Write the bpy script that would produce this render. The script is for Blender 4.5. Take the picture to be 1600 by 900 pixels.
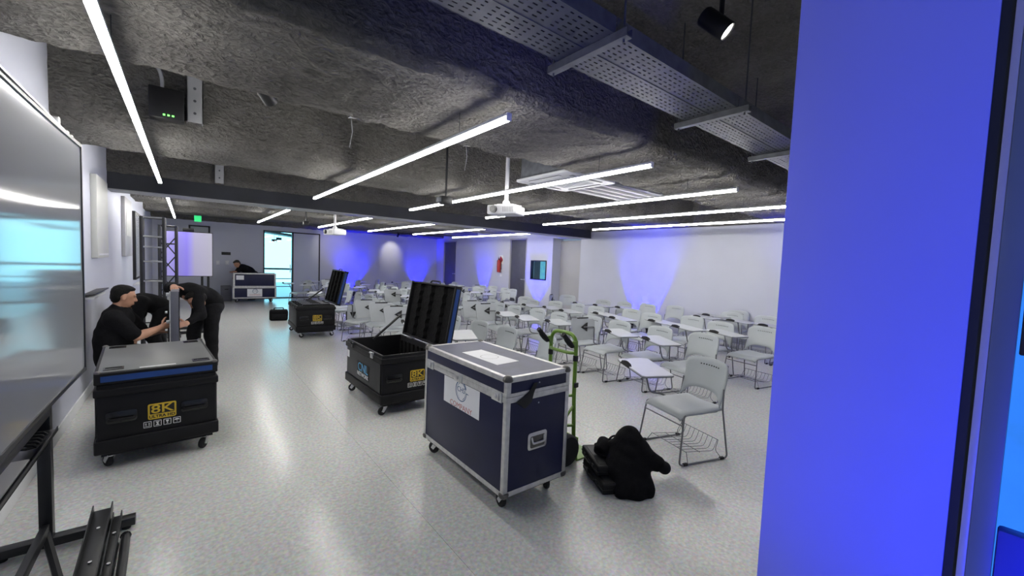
import bpy, bmesh, math, random
import numpy as np
from mathutils import Matrix, Vector, Euler

for o in list(bpy.data.objects): bpy.data.objects.remove(o, do_unlink=True)
S = bpy.context.scene
COL = S.collection
PI = math.pi
def rad(a): return a * PI / 180

# ------------------------------------------------------------------ camera
EYE = 1.6
yaw, pit, rol = rad(38.453), rad(3.352), rad(2.267)
fw = Vector((math.sin(yaw) * math.cos(pit), math.cos(yaw) * math.cos(pit), -math.sin(pit)))
rt = Vector((math.cos(yaw), -math.sin(yaw), 0)); up = rt.cross(fw)
rt2 = rt * math.cos(rol) + up * math.sin(rol); up2 = up * math.cos(rol) - rt * math.sin(rol)
cd = bpy.data.cameras.new('camera'); cam = bpy.data.objects.new('camera', cd); COL.objects.link(cam)
M = Matrix(((rt2.x, up2.x, -fw.x, 0), (rt2.y, up2.y, -fw.y, 0), (rt2.z, up2.z, -fw.z, EYE), (0, 0, 0, 1)))
cam.matrix_world = M
cd.sensor_width = 36.0; cd.lens = 36.0 * 641.3 / 1600.0; cd.clip_start = 0.02; cd.clip_end = 200
S.camera = cam
# ------------------------------------------------------------------ world, exposure
w = bpy.data.worlds.new('World'); S.world = w; w.use_nodes = True
bg = w.node_tree.nodes['Background']; bg.inputs[0].default_value = (0.55, 0.72, 1.0, 1); bg.inputs[1].default_value = 0.35
S.view_settings.view_transform = 'Standard'; S.view_settings.look = 'None'
S.view_settings.gamma = 1.0; S.view_settings.use_curve_mapping = False
S.view_settings.exposure = 0.0
STRIP = 45.0          # brightness of the linear LED lights
BLUE = 1.0           # brightness of the blue wash lights
DAY = 2.6            # daylight beyond the far door

# ------------------------------------------------------------------ room numbers
XL, XR, YN, YF, ZS, ZB, ZL = -0.85, 9.1, 0.40, 17.2, 3.35, 2.62, 2.45
XJ = 1.2             # jamb of the opening the camera looks through

# ------------------------------------------------------------------ materials
def mat(name, col, rough=0.5, metal=0.0, spec=0.5, var=0.0, vscale=6.0, bump=0.0, bscale=60.0, emit=None, estr=0.0, coat=0.0, ior=None, detail=4.0):
    m = bpy.data.materials.new(name); m.use_nodes = True
    nt = m.node_tree; b = nt.nodes['Principled BSDF']
    c = (col[0], col[1], col[2], 1)
    b.inputs['Base Color'].default_value = c
    b.inputs['Roughness'].default_value = rough; b.inputs['Metallic'].default_value = metal
    b.inputs['Specular IOR Level'].default_value = spec
    if ior: b.inputs['IOR'].default_value = ior
    if coat: b.inputs['Coat Weight'].default_value = coat; b.inputs['Coat Roughness'].default_value = 0.08
    tc = nt.nodes.new('ShaderNodeTexCoord')
    if var > 0:
        n = nt.nodes.new('ShaderNodeTexNoise'); n.inputs['Scale'].default_value = vscale; n.inputs['Detail'].default_value = detail
        nt.links.new(tc.outputs['Object'], n.inputs['Vector'])
        r = nt.nodes.new('ShaderNodeMapRange'); r.inputs['From Min'].default_value = 0.3; r.inputs['From Max'].default_value = 0.7
        r.inputs['To Min'].default_value = 1 - var; r.inputs['To Max'].default_value = 1 + var
        nt.links.new(n.outputs['Fac'], r.inputs['Value'])
        v = nt.nodes.new('ShaderNodeVectorMath'); v.operation = 'SCALE'; v.inputs[0].default_value = col
        nt.links.new(r.outputs['Result'], v.inputs['Scale']); nt.links.new(v.outputs['Vector'], b.inputs['Base Color'])
    if bump > 0:
        n2 = nt.nodes.new('ShaderNodeTexNoise'); n2.inputs['Scale'].default_value = bscale; n2.inputs['Detail'].default_value = 5
        nt.links.new(tc.outputs['Object'], n2.inputs['Vector'])
        bp = nt.nodes.new('ShaderNodeBump'); bp.inputs['Strength'].default_value = bump; bp.inputs['Distance'].default_value = 0.02
        nt.links.new(n2.outputs['Fac'], bp.inputs['Height']); nt.links.new(bp.outputs['Normal'], b.inputs['Normal'])
    if emit:
        b.inputs['Emission Color'].default_value = (emit[0], emit[1], emit[2], 1); b.inputs['Emission Strength'].default_value = estr
    return m

def terrazzo():
    m = mat('pale_speckled_vinyl', (0.60, 0.60, 0.56), 0.22, spec=0.5)
    nt = m.node_tree; b = nt.nodes['Principled BSDF']
    tc = nt.nodes.new('ShaderNodeTexCoord')
    vo = nt.nodes.new('ShaderNodeTexVoronoi'); vo.inputs['Scale'].default_value = 70
    no = nt.nodes.new('ShaderNodeTexNoise'); no.inputs['Scale'].default_value = 1.1; no.inputs['Detail'].default_value = 4
    nf = nt.nodes.new('ShaderNodeTexNoise'); nf.inputs['Scale'].default_value = 45; nf.inputs['Detail'].default_value = 3
    for n in (vo, no, nf): nt.links.new(tc.outputs['Object'], n.inputs['Vector'])
    cr = nt.nodes.new('ShaderNodeValToRGB'); cr.color_ramp.elements[0].color = (0.57, 0.58, 0.565, 1); cr.color_ramp.elements[1].color = (0.74, 0.75, 0.725, 1)
    cr.color_ramp.elements[0].position = 0.30; cr.color_ramp.elements[1].position = 0.66
    nt.links.new(nf.outputs['Fac'], cr.inputs['Fac'])
    hs = nt.nodes.new('ShaderNodeMix'); hs.data_type = 'RGBA'; hs.blend_type = 'MULTIPLY'; hs.inputs['Factor'].default_value = 0.18
    nt.links.new(cr.outputs['Color'], hs.inputs['A']); nt.links.new(vo.outputs['Color'], hs.inputs['B'])
    nt.links.new(hs.outputs['Result'], b.inputs['Base Color'])
    mr = nt.nodes.new('ShaderNodeMapRange'); mr.inputs['To Min'].default_value = 0.19; mr.inputs['To Max'].default_value = 0.25
    mr.inputs['From Min'].default_value = 0.0; mr.inputs['From Max'].default_value = 1.0
    nt.links.new(no.outputs['Fac'], mr.inputs['Value']); nt.links.new(mr.outputs['Result'], b.inputs['Roughness'])
    bp = nt.nodes.new('ShaderNodeBump'); bp.inputs['Strength'].default_value = 0.06; bp.inputs['Distance'].default_value = 0.01
    n3 = nt.nodes.new('ShaderNodeTexNoise'); n3.inputs['Scale'].default_value = 5; nt.links.new(tc.outputs['Object'], n3.inputs['Vector'])
    nt.links.new(n3.outputs['Fac'], bp.inputs['Height']); nt.links.new(bp.outputs['Normal'], b.inputs['Normal'])
    return m

def spray(name, base):
    m = mat(name, base, 0.95, spec=0.1)
    nt = m.node_tree; b = nt.nodes['Principled BSDF']
    tc = nt.nodes.new('ShaderNodeTexCoord')
    mp = nt.nodes.new('ShaderNodeMapping'); mp.inputs['Scale'].default_value = (0.75, 1.0, 1.0); nt.links.new(tc.outputs['Object'], mp.inputs['Vector'])
    n1 = nt.nodes.new('ShaderNodeTexNoise'); n1.inputs['Scale'].default_value = 24; n1.inputs['Detail'].default_value = 7; n1.inputs['Roughness'].default_value = 0.62; n1.inputs['Distortion'].default_value = 1.1
    n2 = nt.nodes.new('ShaderNodeTexVoronoi'); n2.inputs['Scale'].default_value = 38
    n3 = nt.nodes.new('ShaderNodeTexNoise'); n3.inputs['Scale'].default_value = 1.3
    for n in (n1, n2): nt.links.new(mp.outputs['Vector'], n.inputs['Vector'])
    nt.links.new(tc.outputs['Object'], n3.inputs['Vector'])
    ad = nt.nodes.new('ShaderNodeMath'); ad.operation = 'MULTIPLY_ADD'; ad.inputs[1].default_value = 0.35
    nt.links.new(n2.outputs['Distance'], ad.inputs[0]); nt.links.new(n1.outputs['Fac'], ad.inputs[2])
    bp = nt.nodes.new('ShaderNodeBump'); bp.inputs['Strength'].default_value = 1.0; bp.inputs['Distance'].default_value = 0.14
    nt.links.new(ad.outputs['Value'], bp.inputs['Height']); nt.links.new(bp.outputs['Normal'], b.inputs['Normal'])
    mx = nt.nodes.new('ShaderNodeMapRange'); mx.inputs['From Min'].default_value = 0.3; mx.inputs['From Max'].default_value = 0.7
    mx.inputs['To Min'].default_value = 0.55; mx.inputs['To Max'].default_value = 1.45
    mi = nt.nodes.new('ShaderNodeMath'); mi.operation = 'ADD'; nt.links.new(n1.outputs['Fac'], mi.inputs[0]); nt.links.new(n3.outputs['Fac'], mi.inputs[1])
    mh = nt.nodes.new('ShaderNodeMath'); mh.operation = 'MULTIPLY'; mh.inputs[1].default_value = 0.5; nt.links.new(mi.outputs['Value'], mh.inputs[0])
    nt.links.new(mh.outputs['Value'], mx.inputs['Value'])
    v = nt.nodes.new('ShaderNodeVectorMath'); v.operation = 'SCALE'; v.inputs[0].default_value = base
    nt.links.new(mx.outputs['Result'], v.inputs['Scale']); nt.links.new(v.outputs['Vector'], b.inputs['Base Color'])
    return m

def perforated():
    """grey galvanised sheet with rows of real (transparent) slots"""
    m = mat('perforated_galvanised_sheet', (0.075, 0.083, 0.10), 0.5, 0.35, var=0.12, vscale=9)
    nt = m.node_tree; b = nt.nodes['Principled BSDF']; out = nt.nodes['Material Output']
    tc = nt.nodes.new('ShaderNodeTexCoord'); sp = nt.nodes.new('ShaderNodeSeparateXYZ'); nt.links.new(tc.outputs['Object'], sp.inputs['Vector'])
    def cell(sock, period, off, width):
        a = nt.nodes.new('ShaderNodeMath'); a.operation = 'MULTIPLY_ADD'; a.inputs[1].default_value = 1 / period; a.inputs[2].default_value = off; nt.links.new(sock, a.inputs[0])
        f = nt.nodes.new('ShaderNodeMath'); f.operation = 'FRACT'; nt.links.new(a.outputs[0], f.inputs[0])
        l = nt.nodes.new('ShaderNodeMath'); l.operation = 'LESS_THAN'; l.inputs[1].default_value = width; nt.links.new(f.outputs[0], l.inputs[0])
        return l.outputs[0]
    x1 = cell(sp.outputs['X'], 0.05, 0.1, 0.5); y1 = cell(sp.outputs['Y'], 0.030, 0.2, 0.26)
    ml = nt.nodes.new('ShaderNodeMath'); ml.operation = 'MULTIPLY'; nt.links.new(x1, ml.inputs[0]); nt.links.new(y1, ml.inputs[1])
    gap = cell(sp.outputs['X'], 0.25, 0.0, 0.84)
    m2 = nt.nodes.new('ShaderNodeMath'); m2.operation = 'MULTIPLY'; nt.links.new(ml.outputs[0], m2.inputs[0]); nt.links.new(gap, m2.inputs[1])
    tr = nt.nodes.new('ShaderNodeBsdfTransparent'); mx = nt.nodes.new('ShaderNodeMixShader')
    nt.links.new(m2.outputs[0], mx.inputs['Fac']); nt.links.new(b.outputs['BSDF'], mx.inputs[1]); nt.links.new(tr.outputs['BSDF'], mx.inputs[2])
    nt.links.new(mx.outputs['Shader'], out.inputs['Surface'])
    return m

def pane_mat(name, tint, refl=0.12, rough=0.02):
    m = bpy.data.materials.new(name); m.use_nodes = True; nt = m.node_tree
    for n in list(nt.nodes):
        if n.type == 'BSDF_PRINCIPLED': nt.nodes.remove(n)
    out = nt.nodes['Material Output']
    t = nt.nodes.new('ShaderNodeBsdfTransparent'); t.inputs[0].default_value = (*tint, 1)
    g = nt.nodes.new('ShaderNodeBsdfGlossy'); g.inputs['Roughness'].default_value = rough
    lw = nt.nodes.new('ShaderNodeLayerWeight'); lw.inputs['Blend'].default_value = 0.5
    pw = nt.nodes.new('ShaderNodeMath'); pw.operation = 'POWER'; pw.inputs[1].default_value = 4.0; nt.links.new(lw.outputs['Facing'], pw.inputs[0])
    fr = nt.nodes.new('ShaderNodeMath'); fr.operation = 'MULTIPLY_ADD'; fr.inputs[1].default_value = 0.5; fr.inputs[2].default_value = 0.03; nt.links.new(pw.outputs[0], fr.inputs[0])
    x = nt.nodes.new('ShaderNodeMixShader'); nt.links.new(fr.outputs[0], x.inputs['Fac'])
    nt.links.new(t.outputs[0], x.inputs[1]); nt.links.new(g.outputs[0], x.inputs[2]); nt.links.new(x.outputs[0], out.inputs['Surface'])
    return m

MT = {}
MT['floor'] = terrazzo()
MT['floor_base'] = mat('dark_screed', (0.16, 0.16, 0.15), 0.9, var=0.1)
MT['wall'] = mat('white_painted_plaster', (0.56, 0.58, 0.665), 0.55, var=0.025, vscale=1.5, bump=0.04, bscale=120)
MT['jamb'] = mat('jamb_tinted_by_blue_light', (0.31, 0.34, 0.80), 0.5, var=0.02, vscale=2)  # blue lamp light is painted into the base colour of the jamb
MT['base'] = mat('white_skirting', (0.78, 0.79, 0.80), 0.4, var=0.02)
MT['spray'] = spray('sprayed_grey_insulation', (0.245, 0.236, 0.22))
MT['steel_dark'] = mat('charcoal_steel', (0.030, 0.033, 0.042), 0.45, 0.2, var=0.15, vscale=3)
MT['steel_edge'] = mat('grey_steel_flange', (0.42, 0.43, 0.45), 0.5, 0.2, var=0.06)
MT['black'] = mat('black_plastic', (0.012, 0.012, 0.014), 0.42, var=0.15, vscale=20)
MT['black_gloss'] = mat('black_gloss', (0.010, 0.010, 0.012), 0.2)
MT['black_metal'] = mat('black_painted_metal', (0.016, 0.017, 0.020), 0.38, 0.1, var=0.12, vscale=14)
MT['rubber'] = mat('black_rubber', (0.014, 0.014, 0.015), 0.75, bump=0.1, bscale=80)
MT['case'] = mat('black_moulded_case', (0.006, 0.006, 0.0075), 0.5, spec=0.28, var=0.2, vscale=12, bump=0.12, bscale=220)
MT['case_side'] = mat('charcoal_case_panel', (0.034, 0.035, 0.037), 0.5, spec=0.35, var=0.12, vscale=10, bump=0.1, bscale=240)
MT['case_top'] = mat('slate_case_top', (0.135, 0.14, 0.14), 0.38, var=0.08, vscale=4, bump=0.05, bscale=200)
MT['foam'] = mat('black_foam', (0.010, 0.010, 0.0105), 0.95, spec=0.1, var=0.3, vscale=25, bump=0.4, bscale=60)
MT['blue_strip'] = mat('blue_case_stripe', (0.010, 0.050, 0.22), 0.4, var=0.08)
MT['yellow'] = mat('yellow_print', (0.62, 0.43, 0.03), 0.5, var=0.05)
MT['ink'] = mat('black_print', (0.006, 0.006, 0.006), 0.6, var=0.05)
MT['white_print'] = mat('white_print', (0.75, 0.75, 0.75), 0.5, var=0.03)
MT['cyan_print'] = mat('light_blue_print', (0.10, 0.42, 0.72), 0.5, var=0.04)
MT['navy'] = mat('navy_laminate', (0.009, 0.012, 0.050), 0.42, spec=0.35, var=0.14, vscale=5, bump=0.06, bscale=300)
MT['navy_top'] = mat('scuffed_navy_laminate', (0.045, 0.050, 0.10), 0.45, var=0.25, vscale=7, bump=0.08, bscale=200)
MT['alu'] = mat('brushed_aluminium', (0.62, 0.62, 0.62), 0.42, 0.75, var=0.14, vscale=22, bump=0.04, bscale=90)
MT['chrome'] = mat('worn_chrome', (0.62, 0.62, 0.63), 0.28, 0.9, var=0.1, vscale=30)
MT['zinc'] = mat('zinc_plate', (0.62, 0.63, 0.64), 0.38, 0.8, var=0.1, vscale=25)
MT['darkbrass'] = mat('tarnished_corner_steel', (0.13, 0.125, 0.12), 0.45, 0.6, var=0.2, vscale=40)
MT['paper'] = mat('white_paper', (0.80, 0.81, 0.84), 0.6, var=0.02)
MT['logo_blue'] = mat('teal_blue_ink', (0.03, 0.10, 0.22), 0.6, var=0.1)
MT['logo_red'] = mat('red_ink', (0.50, 0.16, 0.15), 0.6, var=0.05)
MT['shell'] = mat('grey_chair_plastic', (0.44, 0.475, 0.495), 0.38, var=0.03, vscale=5, bump=0.05, bscale=260)
MT['tube'] = mat('grey_steel_tube', (0.20, 0.205, 0.22), 0.35, 0.6, var=0.06)
MT['tablet'] = mat('grey_writing_tablet', (0.46, 0.485, 0.51), 0.35, var=0.03, vscale=9)
MT['tablet_edge'] = mat('dark_tablet_edge', (0.13, 0.135, 0.145), 0.5, var=0.05)
MT['green'] = mat('green_painted_steel', (0.15, 0.29, 0.03), 0.35, var=0.06, vscale=12, coat=0.2)
MT['fabric'] = mat('black_cloth', (0.0075, 0.0075, 0.009), 0.9, spec=0.15, var=0.25, vscale=30, bump=0.3, bscale=140)
MT['fabric2'] = mat('black_trouser_cloth', (0.009, 0.009, 0.011), 0.85, spec=0.2, var=0.25, vscale=25, bump=0.3, bscale=120)
MT['skin'] = mat('warm_skin', (0.47, 0.25, 0.165), 0.5, var=0.1, vscale=18, bump=0.05, bscale=200)
MT['hair'] = mat('black_hair', (0.005, 0.0045, 0.004), 0.6, spec=0.2, var=0.4, vscale=90, bump=0.6, bscale=150)
MT['hair_grey'] = mat('greying_hair', (0.04, 0.037, 0.035), 0.6, spec=0.2, var=0.4, vscale=90, bump=0.6, bscale=150)
MT['white_plastic'] = mat('white_plastic', (0.72, 0.73, 0.75), 0.4, var=0.02)
MT['ac_plastic'] = mat('off_white_ac_plastic', (0.34, 0.35, 0.38), 0.45, var=0.02)
MT['grey_panel'] = mat('grey_cladding_panel', (0.44, 0.44, 0.45), 0.45, var=0.03, vscale=2)
MT['cream_panel'] = mat('cream_panel', (0.58, 0.59, 0.56), 0.5, var=0.03, vscale=2)
MT['blue_grey'] = mat('blue_grey_frosted_panel', (0.58, 0.62, 0.70), 0.35, var=0.02, vscale=1)
MT['door'] = mat('slate_door_laminate', (0.085, 0.088, 0.115), 0.5, var=0.08, vscale=6)
MT['frame_black'] = mat('black_aluminium_frame', (0.02, 0.021, 0.024), 0.45, 0.2, var=0.1)
MT['red'] = mat('red_enamel', (0.42, 0.035, 0.03), 0.3, var=0.12, vscale=30)
MT['galv'] = mat('galvanised_steel', (0.12, 0.128, 0.145), 0.5, 0.5, var=0.2, vscale=15)
MT['perf'] = perforated()
MT['led'] = mat('led_diffuser', (0.9, 0.9, 0.88), 0.5, emit=(1.0, 0.975, 0.93), estr=STRIP, var=0.01)
MT['lamp_white'] = mat('white_lamp_face', (0.9, 0.9, 0.9), 0.5, emit=(1, 0.96, 0.88), estr=12, var=0.01)
MT['lamp_blue'] = mat('blue_lamp_face', (0.1, 0.1, 0.9), 0.5, emit=(0.05, 0.03, 1), estr=6, var=0.01)
MT['led_green'] = mat('green_indicator', (0.1, 0.9, 0.1), 0.5, emit=(0.2, 1, 0.15), estr=3, var=0.01)
MT['exit'] = mat('lit_green_sign', (0.05, 0.6, 0.2), 0.5, emit=(0.04, 0.75, 0.22), estr=0.9, var=0.02)
MT['screen'] = mat('glossy_display_glass', (0.27, 0.28, 0.30), 0.07, spec=0.5, ior=4.0, var=0.02, vscale=1)
MT['screen_wall'] = mat('matt_display', (0.45, 0.47, 0.5), 0.15, spec=0.8, var=0.02, vscale=1)
def gradient_screen():
    m = mat('violet_gradient_screen', (0.5, 0.5, 0.55), 0.3)  # violet to grey gradient across the face, as base colour and weak emission
    nt = m.node_tree; b = nt.nodes['Principled BSDF']; tc = nt.nodes.new('ShaderNodeTexCoord'); sp = nt.nodes.new('ShaderNodeSeparateXYZ'); nt.links.new(tc.outputs['Object'], sp.inputs['Vector'])
    mr = nt.nodes.new('ShaderNodeMapRange'); mr.inputs['From Min'].default_value = -0.36; mr.inputs['From Max'].default_value = 0.36; nt.links.new(sp.outputs['X'], mr.inputs['Value'])
    cr = nt.nodes.new('ShaderNodeValToRGB'); e = cr.color_ramp.elements; e[0].color = (0.42, 0.38, 0.75, 1); e[1].color = (0.42, 0.41, 0.50, 1)
    e2 = e.new(0.45); e2.color = (0.26, 0.22, 0.80, 1); e3 = e.new(0.62); e3.color = (0.40, 0.38, 0.56, 1); nt.links.new(mr.outputs['Result'], cr.inputs['Fac'])
    nt.links.new(cr.outputs['Color'], b.inputs['Base Color']); nt.links.new(cr.outputs['Color'], b.inputs['Emission Color']); b.inputs['Emission Strength'].default_value = 0.45
    return m
MT['violet_gradient'] = gradient_screen()
MT['day'] = mat('daylight_window', (0.8, 0.95, 1.0), 0.5, emit=(0.34, 0.88, 1.0), estr=DAY, var=0.01)
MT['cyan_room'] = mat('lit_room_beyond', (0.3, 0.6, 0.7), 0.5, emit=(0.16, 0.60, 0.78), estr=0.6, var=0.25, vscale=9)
MT['deck'] = mat('blue_grey_deck', (0.10, 0.27, 0.40), 0.3, var=0.2, vscale=4)
MT['glass'] = pane_mat('clear_glass', (0.93, 0.98, 1.0))
MT['blue_glass'] = pane_mat('blue_tinted_glass', (0.55, 0.75, 0.98))
MT['blue_plastic'] = mat('blue_plastic', (0.03, 0.05, 0.5), 0.35, var=0.1)
MT['alu_frame'] = mat('light_anodised_frame', (0.45, 0.45, 0.50), 0.45, 0.3, var=0.03)
MT['grey_frame'] = mat('grey_anodised_frame', (0.14, 0.18, 0.22), 0.5, 0.2, var=0.1, vscale=3)
MT['copper'] = mat('cable', (0.02, 0.02, 0.02), 0.6, var=0.1)

# ------------------------------------------------------------------ mesh helpers
class MB:
    def __init__(s): s.v = []; s.f = []; s.m = []
    def add(s, vs, fs, mi=0, M=None):
        b = len(s.v)
        for p in vs:
            p = Vector(p)
            s.v.append(tuple(M @ p) if M is not None else tuple(p))
        for f in fs: s.f.append(tuple(b + i for i in f)); s.m.append(mi)
        return s
    def box(s, x0, x1, y0, y1, z0, z1, mi=0, M=None):
        vs = [(x0,y0,z0),(x1,y0,z0),(x1,y1,z0),(x0,y1,z0),(x0,y0,z1),(x1,y0,z1),(x1,y1,z1),(x0,y1,z1)]
        return s.add(vs, [(3,2,1,0),(4,5,6,7),(0,1,5,4),(1,2,6,5),(2,3,7,6),(3,0,4,7)], mi, M)
    def prism(s, poly, a0, a1, axis='z', mi=0, M=None):
        """poly: list of 2D points (counter-clockwise), extruded from a0 to a1 along axis"""
        n = len(poly)
        def P(p, a): return {'z': (p[0], p[1], a), 'y': (p[0], a, p[1]), 'x': (a, p[0], p[1])}[axis]
        vs = [P(p, a0) for p in poly] + [P(p, a1) for p in poly]
        fs = [tuple(range(n - 1, -1, -1)), tuple(range(n, 2 * n))] + [(i, (i + 1) % n, n + (i + 1) % n, n + i) for i in range(n)]
        if axis == 'y': fs = [tuple(reversed(f)) for f in fs]
        return s.add(vs, fs, mi, M)
    def tube(s, path, r, n=8, mi=0, closed=False, M=None):
        P = [Vector(p) for p in path]; k = len(P)
        R = r if isinstance(r, (list, tuple)) else [r] * k
        ref = None; vs = []
        for i in range(k):
            a = P[(i - 1) % k] if (closed or i > 0) else P[i]; c = P[(i + 1) % k] if (closed or i < k - 1) else P[i]
            t = (c - a).normalized()
            if ref is None:
                ref = Vector((0, 0, 1)) if abs(t.z) < 0.9 else Vector((1, 0, 0))
            u = (ref - t * ref.dot(t))
            u = u.normalized() if u.length > 1e-6 else t.orthogonal().normalized()
            ref = u; w_ = t.cross(u)
            for j in range(n):
                a_ = 2 * PI * j / n; vs.append(P[i] + (u * math.cos(a_) + w_ * math.sin(a_)) * R[i])
        fs = []
        for i in range(k if closed else k - 1):
            i2 = (i + 1) % k
            for j in range(n): fs.append((i*n+j, i*n+(j+1)%n, i2*n+(j+1)%n, i2*n+j))
        if not closed: fs += [tuple(range(n - 1, -1, -1)), tuple((k - 1) * n + j for j in range(n))]
        return s.add(vs, fs, mi, M)
    def cyl(s, p0, p1, r, n=16, mi=0, r2=None, M=None):
        return s.tube([p0, p1], [r, r if r2 is None else r2], n, mi, M=M)
    def lathe(s, prof, n=20, mi=0, M=None):
        """prof: (r,z) list, about z"""
        vs = [(p[0]*math.cos(2*PI*j/n), p[0]*math.sin(2*PI*j/n), p[1]) for p in prof for j in range(n)]
        fs = [(i*n+j, i*n+(j+1)%n, (i+1)*n+(j+1)%n, (i+1)*n+j) for i in range(len(prof)-1) for j in range(n)]
        fs += [tuple(range(n-1,-1,-1)), tuple((len(prof)-1)*n+j for j in range(n))]
        return s.add(vs, fs, mi, M)
    def grid(s, P, mi=0, M=None):
        a, b = len(P), len(P[0])
        return s.add([q for r_ in P for q in r_], [(i*b+j, (i+1)*b+j, (i+1)*b+j+1, i*b+j+1) for i in range(a-1) for j in range(b-1)], mi, M)
    def shell(s, P, Q, mi=0, M=None):
        """closed shell between two equal point grids"""
        a, b = len(P), len(P[0]); o = a * b
        vs = [q for r_ in P for q in r_] + [q for r_ in Q for q in r_]
        fs = [(i*b+j, (i+1)*b+j, (i+1)*b+j+1, i*b+j+1) for i in range(a-1) for j in range(b-1)]
        fs += [tuple(o + k for k in reversed(f)) for f in fs]
        rim = [(0, j) for j in range(b)] + [(i, b-1) for i in range(1, a)] + [(a-1, j) for j in range(b-2, -1, -1)] + [(i, 0) for i in range(a-2, 0, -1)]
        idx = [i*b+j for i, j in rim]
        for k in range(len(idx)):
            p, q = idx[k], idx[(k+1) % len(idx)]; fs.append((p, q, o+q, o+p))
        return s.add(vs, fs, mi, M)
    def mesh(s, name, mats, bevel=0.0, seg=2, angle=40):
        me = bpy.data.meshes.new(name); me.from_pydata(s.v, [], s.f); me.update()
        mats = mats if isinstance(mats, (list, tuple)) else [mats]
        for m in mats: me.materials.append(MT[m] if isinstance(m, str) else m)
        if len(mats) > 1: me.polygons.foreach_set('material_index', s.m)
        bm = bmesh.new(); bm.from_mesh(me)
        bmesh.ops.recalc_face_normals(bm, faces=bm.faces)
        if bevel > 0:
            ed = [e for e in bm.edges if len(e.link_faces) == 2 and e.calc_face_angle(0) > rad(35)]
            bmesh.ops.bevel(bm, geom=ed, offset=bevel, segments=seg, affect='EDGES', profile=0.5, clamp_overlap=True)
        bm.to_mesh(me); bm.free()
        me.polygons.foreach_set('use_smooth', [True] * len(me.polygons)); me.set_sharp_from_angle(angle=rad(angle))
        return me
    def build(s, name, mats, parent=None, loc=(0,0,0), rot=(0,0,0), bevel=0.0, seg=2, angle=40):
        return link(name, s.mesh(name, mats, bevel, seg, angle), parent, loc, rot)

def link(name, me, parent=None, loc=(0,0,0), rot=(0,0,0)):
    o = bpy.data.objects.new(name, me); COL.objects.link(o); o.location = loc; o.rotation_euler = rot
    if parent is not None: o.parent = parent
    return o
def tag(o, label=None, cat=None, group=None, kind=None):
    if label: o['label'] = label
    if cat: o['category'] = cat
    if group: o['group'] = group
    if kind: o['kind'] = kind
    return o
def thing(name, label, cat, loc=(0,0,0), rz=0.0, group=None):
    o = bpy.data.objects.new(name, None); COL.objects.link(o); o.location = loc; o.rotation_euler = (0, 0, rz)
    o.empty_display_size = 0.1
    return tag(o, label, cat, group)
def struct(o): o['kind'] = 'structure'; return o
def kids(o): return [c for c in bpy.data.objects if c.parent == o]
def copy_tree(o, parent=None, tree=None):
    c = o.copy(); COL.objects.link(c); c.parent = parent
    for ch in kids(o): copy_tree(ch, c)
    return c
def fillet(path, r=0.03, n=4):
    P = [Vector(p) for p in path]; out = [P[0]]
    for i in range(1, len(P) - 1):
        a, b, c = P[i-1], P[i], P[i+1]
        d = min(r, (a-b).length*0.45, (c-b).length*0.45)
        p, q = b + (a-b).normalized()*d, b + (c-b).normalized()*d
        for k in range(n + 1):
            t = k / n; out.append(p*(1-t)**2 + b*2*t*(1-t) + q*t*t)
    out.append(P[-1]); return out
def text_mb(mb, txt, size, M, mi=0, depth=0.0006, ax='CENTER', xs=1.0, bold=0.0):
    cu = bpy.data.curves.new('t', 'FONT'); cu.body = txt; cu.size = size; cu.align_x = ax; cu.align_y = 'CENTER'
    cu.extrude = depth; cu.resolution_u = 3; cu.offset = bold
    ob = bpy.data.objects.new('t', cu); COL.objects.link(ob)
    dg = bpy.context.evaluated_depsgraph_get(); me = bpy.data.meshes.new_from_object(ob.evaluated_get(dg))
    M = M @ Matrix.Diagonal((xs, 1, 1, 1))
    mb.add([v.co[:] for v in me.vertices], [tuple(p.vertices) for p in me.polygons], mi, M)
    bpy.data.objects.remove(ob, do_unlink=True); bpy.data.curves.remove(cu); bpy.data.meshes.remove(me)
def face_M(loc, xdir, ydir):
    x = Vector(xdir).normalized(); y = Vector(ydir).normalized(); z = x.cross(y)
    return Matrix(((x.x,y.x,z.x,loc[0]),(x.y,y.y,z.y,loc[1]),(x.z,y.z,z.z,loc[2]),(0,0,0,1)))
rng = random.Random(7)

# ------------------------------------------------------------------ blue wash lamps, spots (lights of the place)
from mathutils import noise as mnoise
def par_can(label, x, y, z, aim, power, size=34, blend=0.6, col=(0.0, 0.0, 1.0), rad_=0.05):
    """small LED wash fixture standing on the floor, with its own light"""
    t = thing('wash_light', label, 'stage light', (x, y, z), 0, 'blue wash lights at the foot of the walls')
    d = (Vector(aim) - Vector((x, y, z + 0.17))).normalized()
    q = d.to_track_quat('Z', 'Y'); Mq = Matrix.Translation((0, 0, 0.17)) @ q.to_matrix().to_4x4()
    MB().lathe([(0.0, -0.13), (0.045, -0.13), (0.075, -0.06), (0.085, 0.0), (0.085, 0.07), (0.075, 0.07), (0.07, 0.055), (0.0, 0.055)], 18, M=Mq).build('body', 'black', t)
    MB().lathe([(0.0, 0.054), (0.07, 0.054), (0.07, 0.060), (0.0, 0.062)], 18, M=Mq).build('lens', 'lamp_blue', t)
    yk = MB(); yk.tube(fillet([(-0.10, 0, 0.17), (-0.10, 0, 0.012), (0.10, 0, 0.012), (0.10, 0, 0.17)], 0.03), 0.009, 6)
    yk.box(-0.11, 0.11, -0.09, 0.09, 0.0, 0.016); yk.build('yoke', 'black_metal', t)
    ld = bpy.data.lights.new('wash_beam', 'SPOT'); ld.energy = power * BLUE; ld.color = col; ld.spot_size = rad(size); ld.spot_blend = blend; ld.shadow_soft_size = rad_
    lo = bpy.data.objects.new('wash_beam', ld); COL.objects.link(lo); lo.parent = t
    lo.location = Vector((0, 0, 0.17)) + d * 0.075; lo.rotation_euler = (-d).to_track_quat('Z', 'Y').to_euler()
    return t
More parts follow.
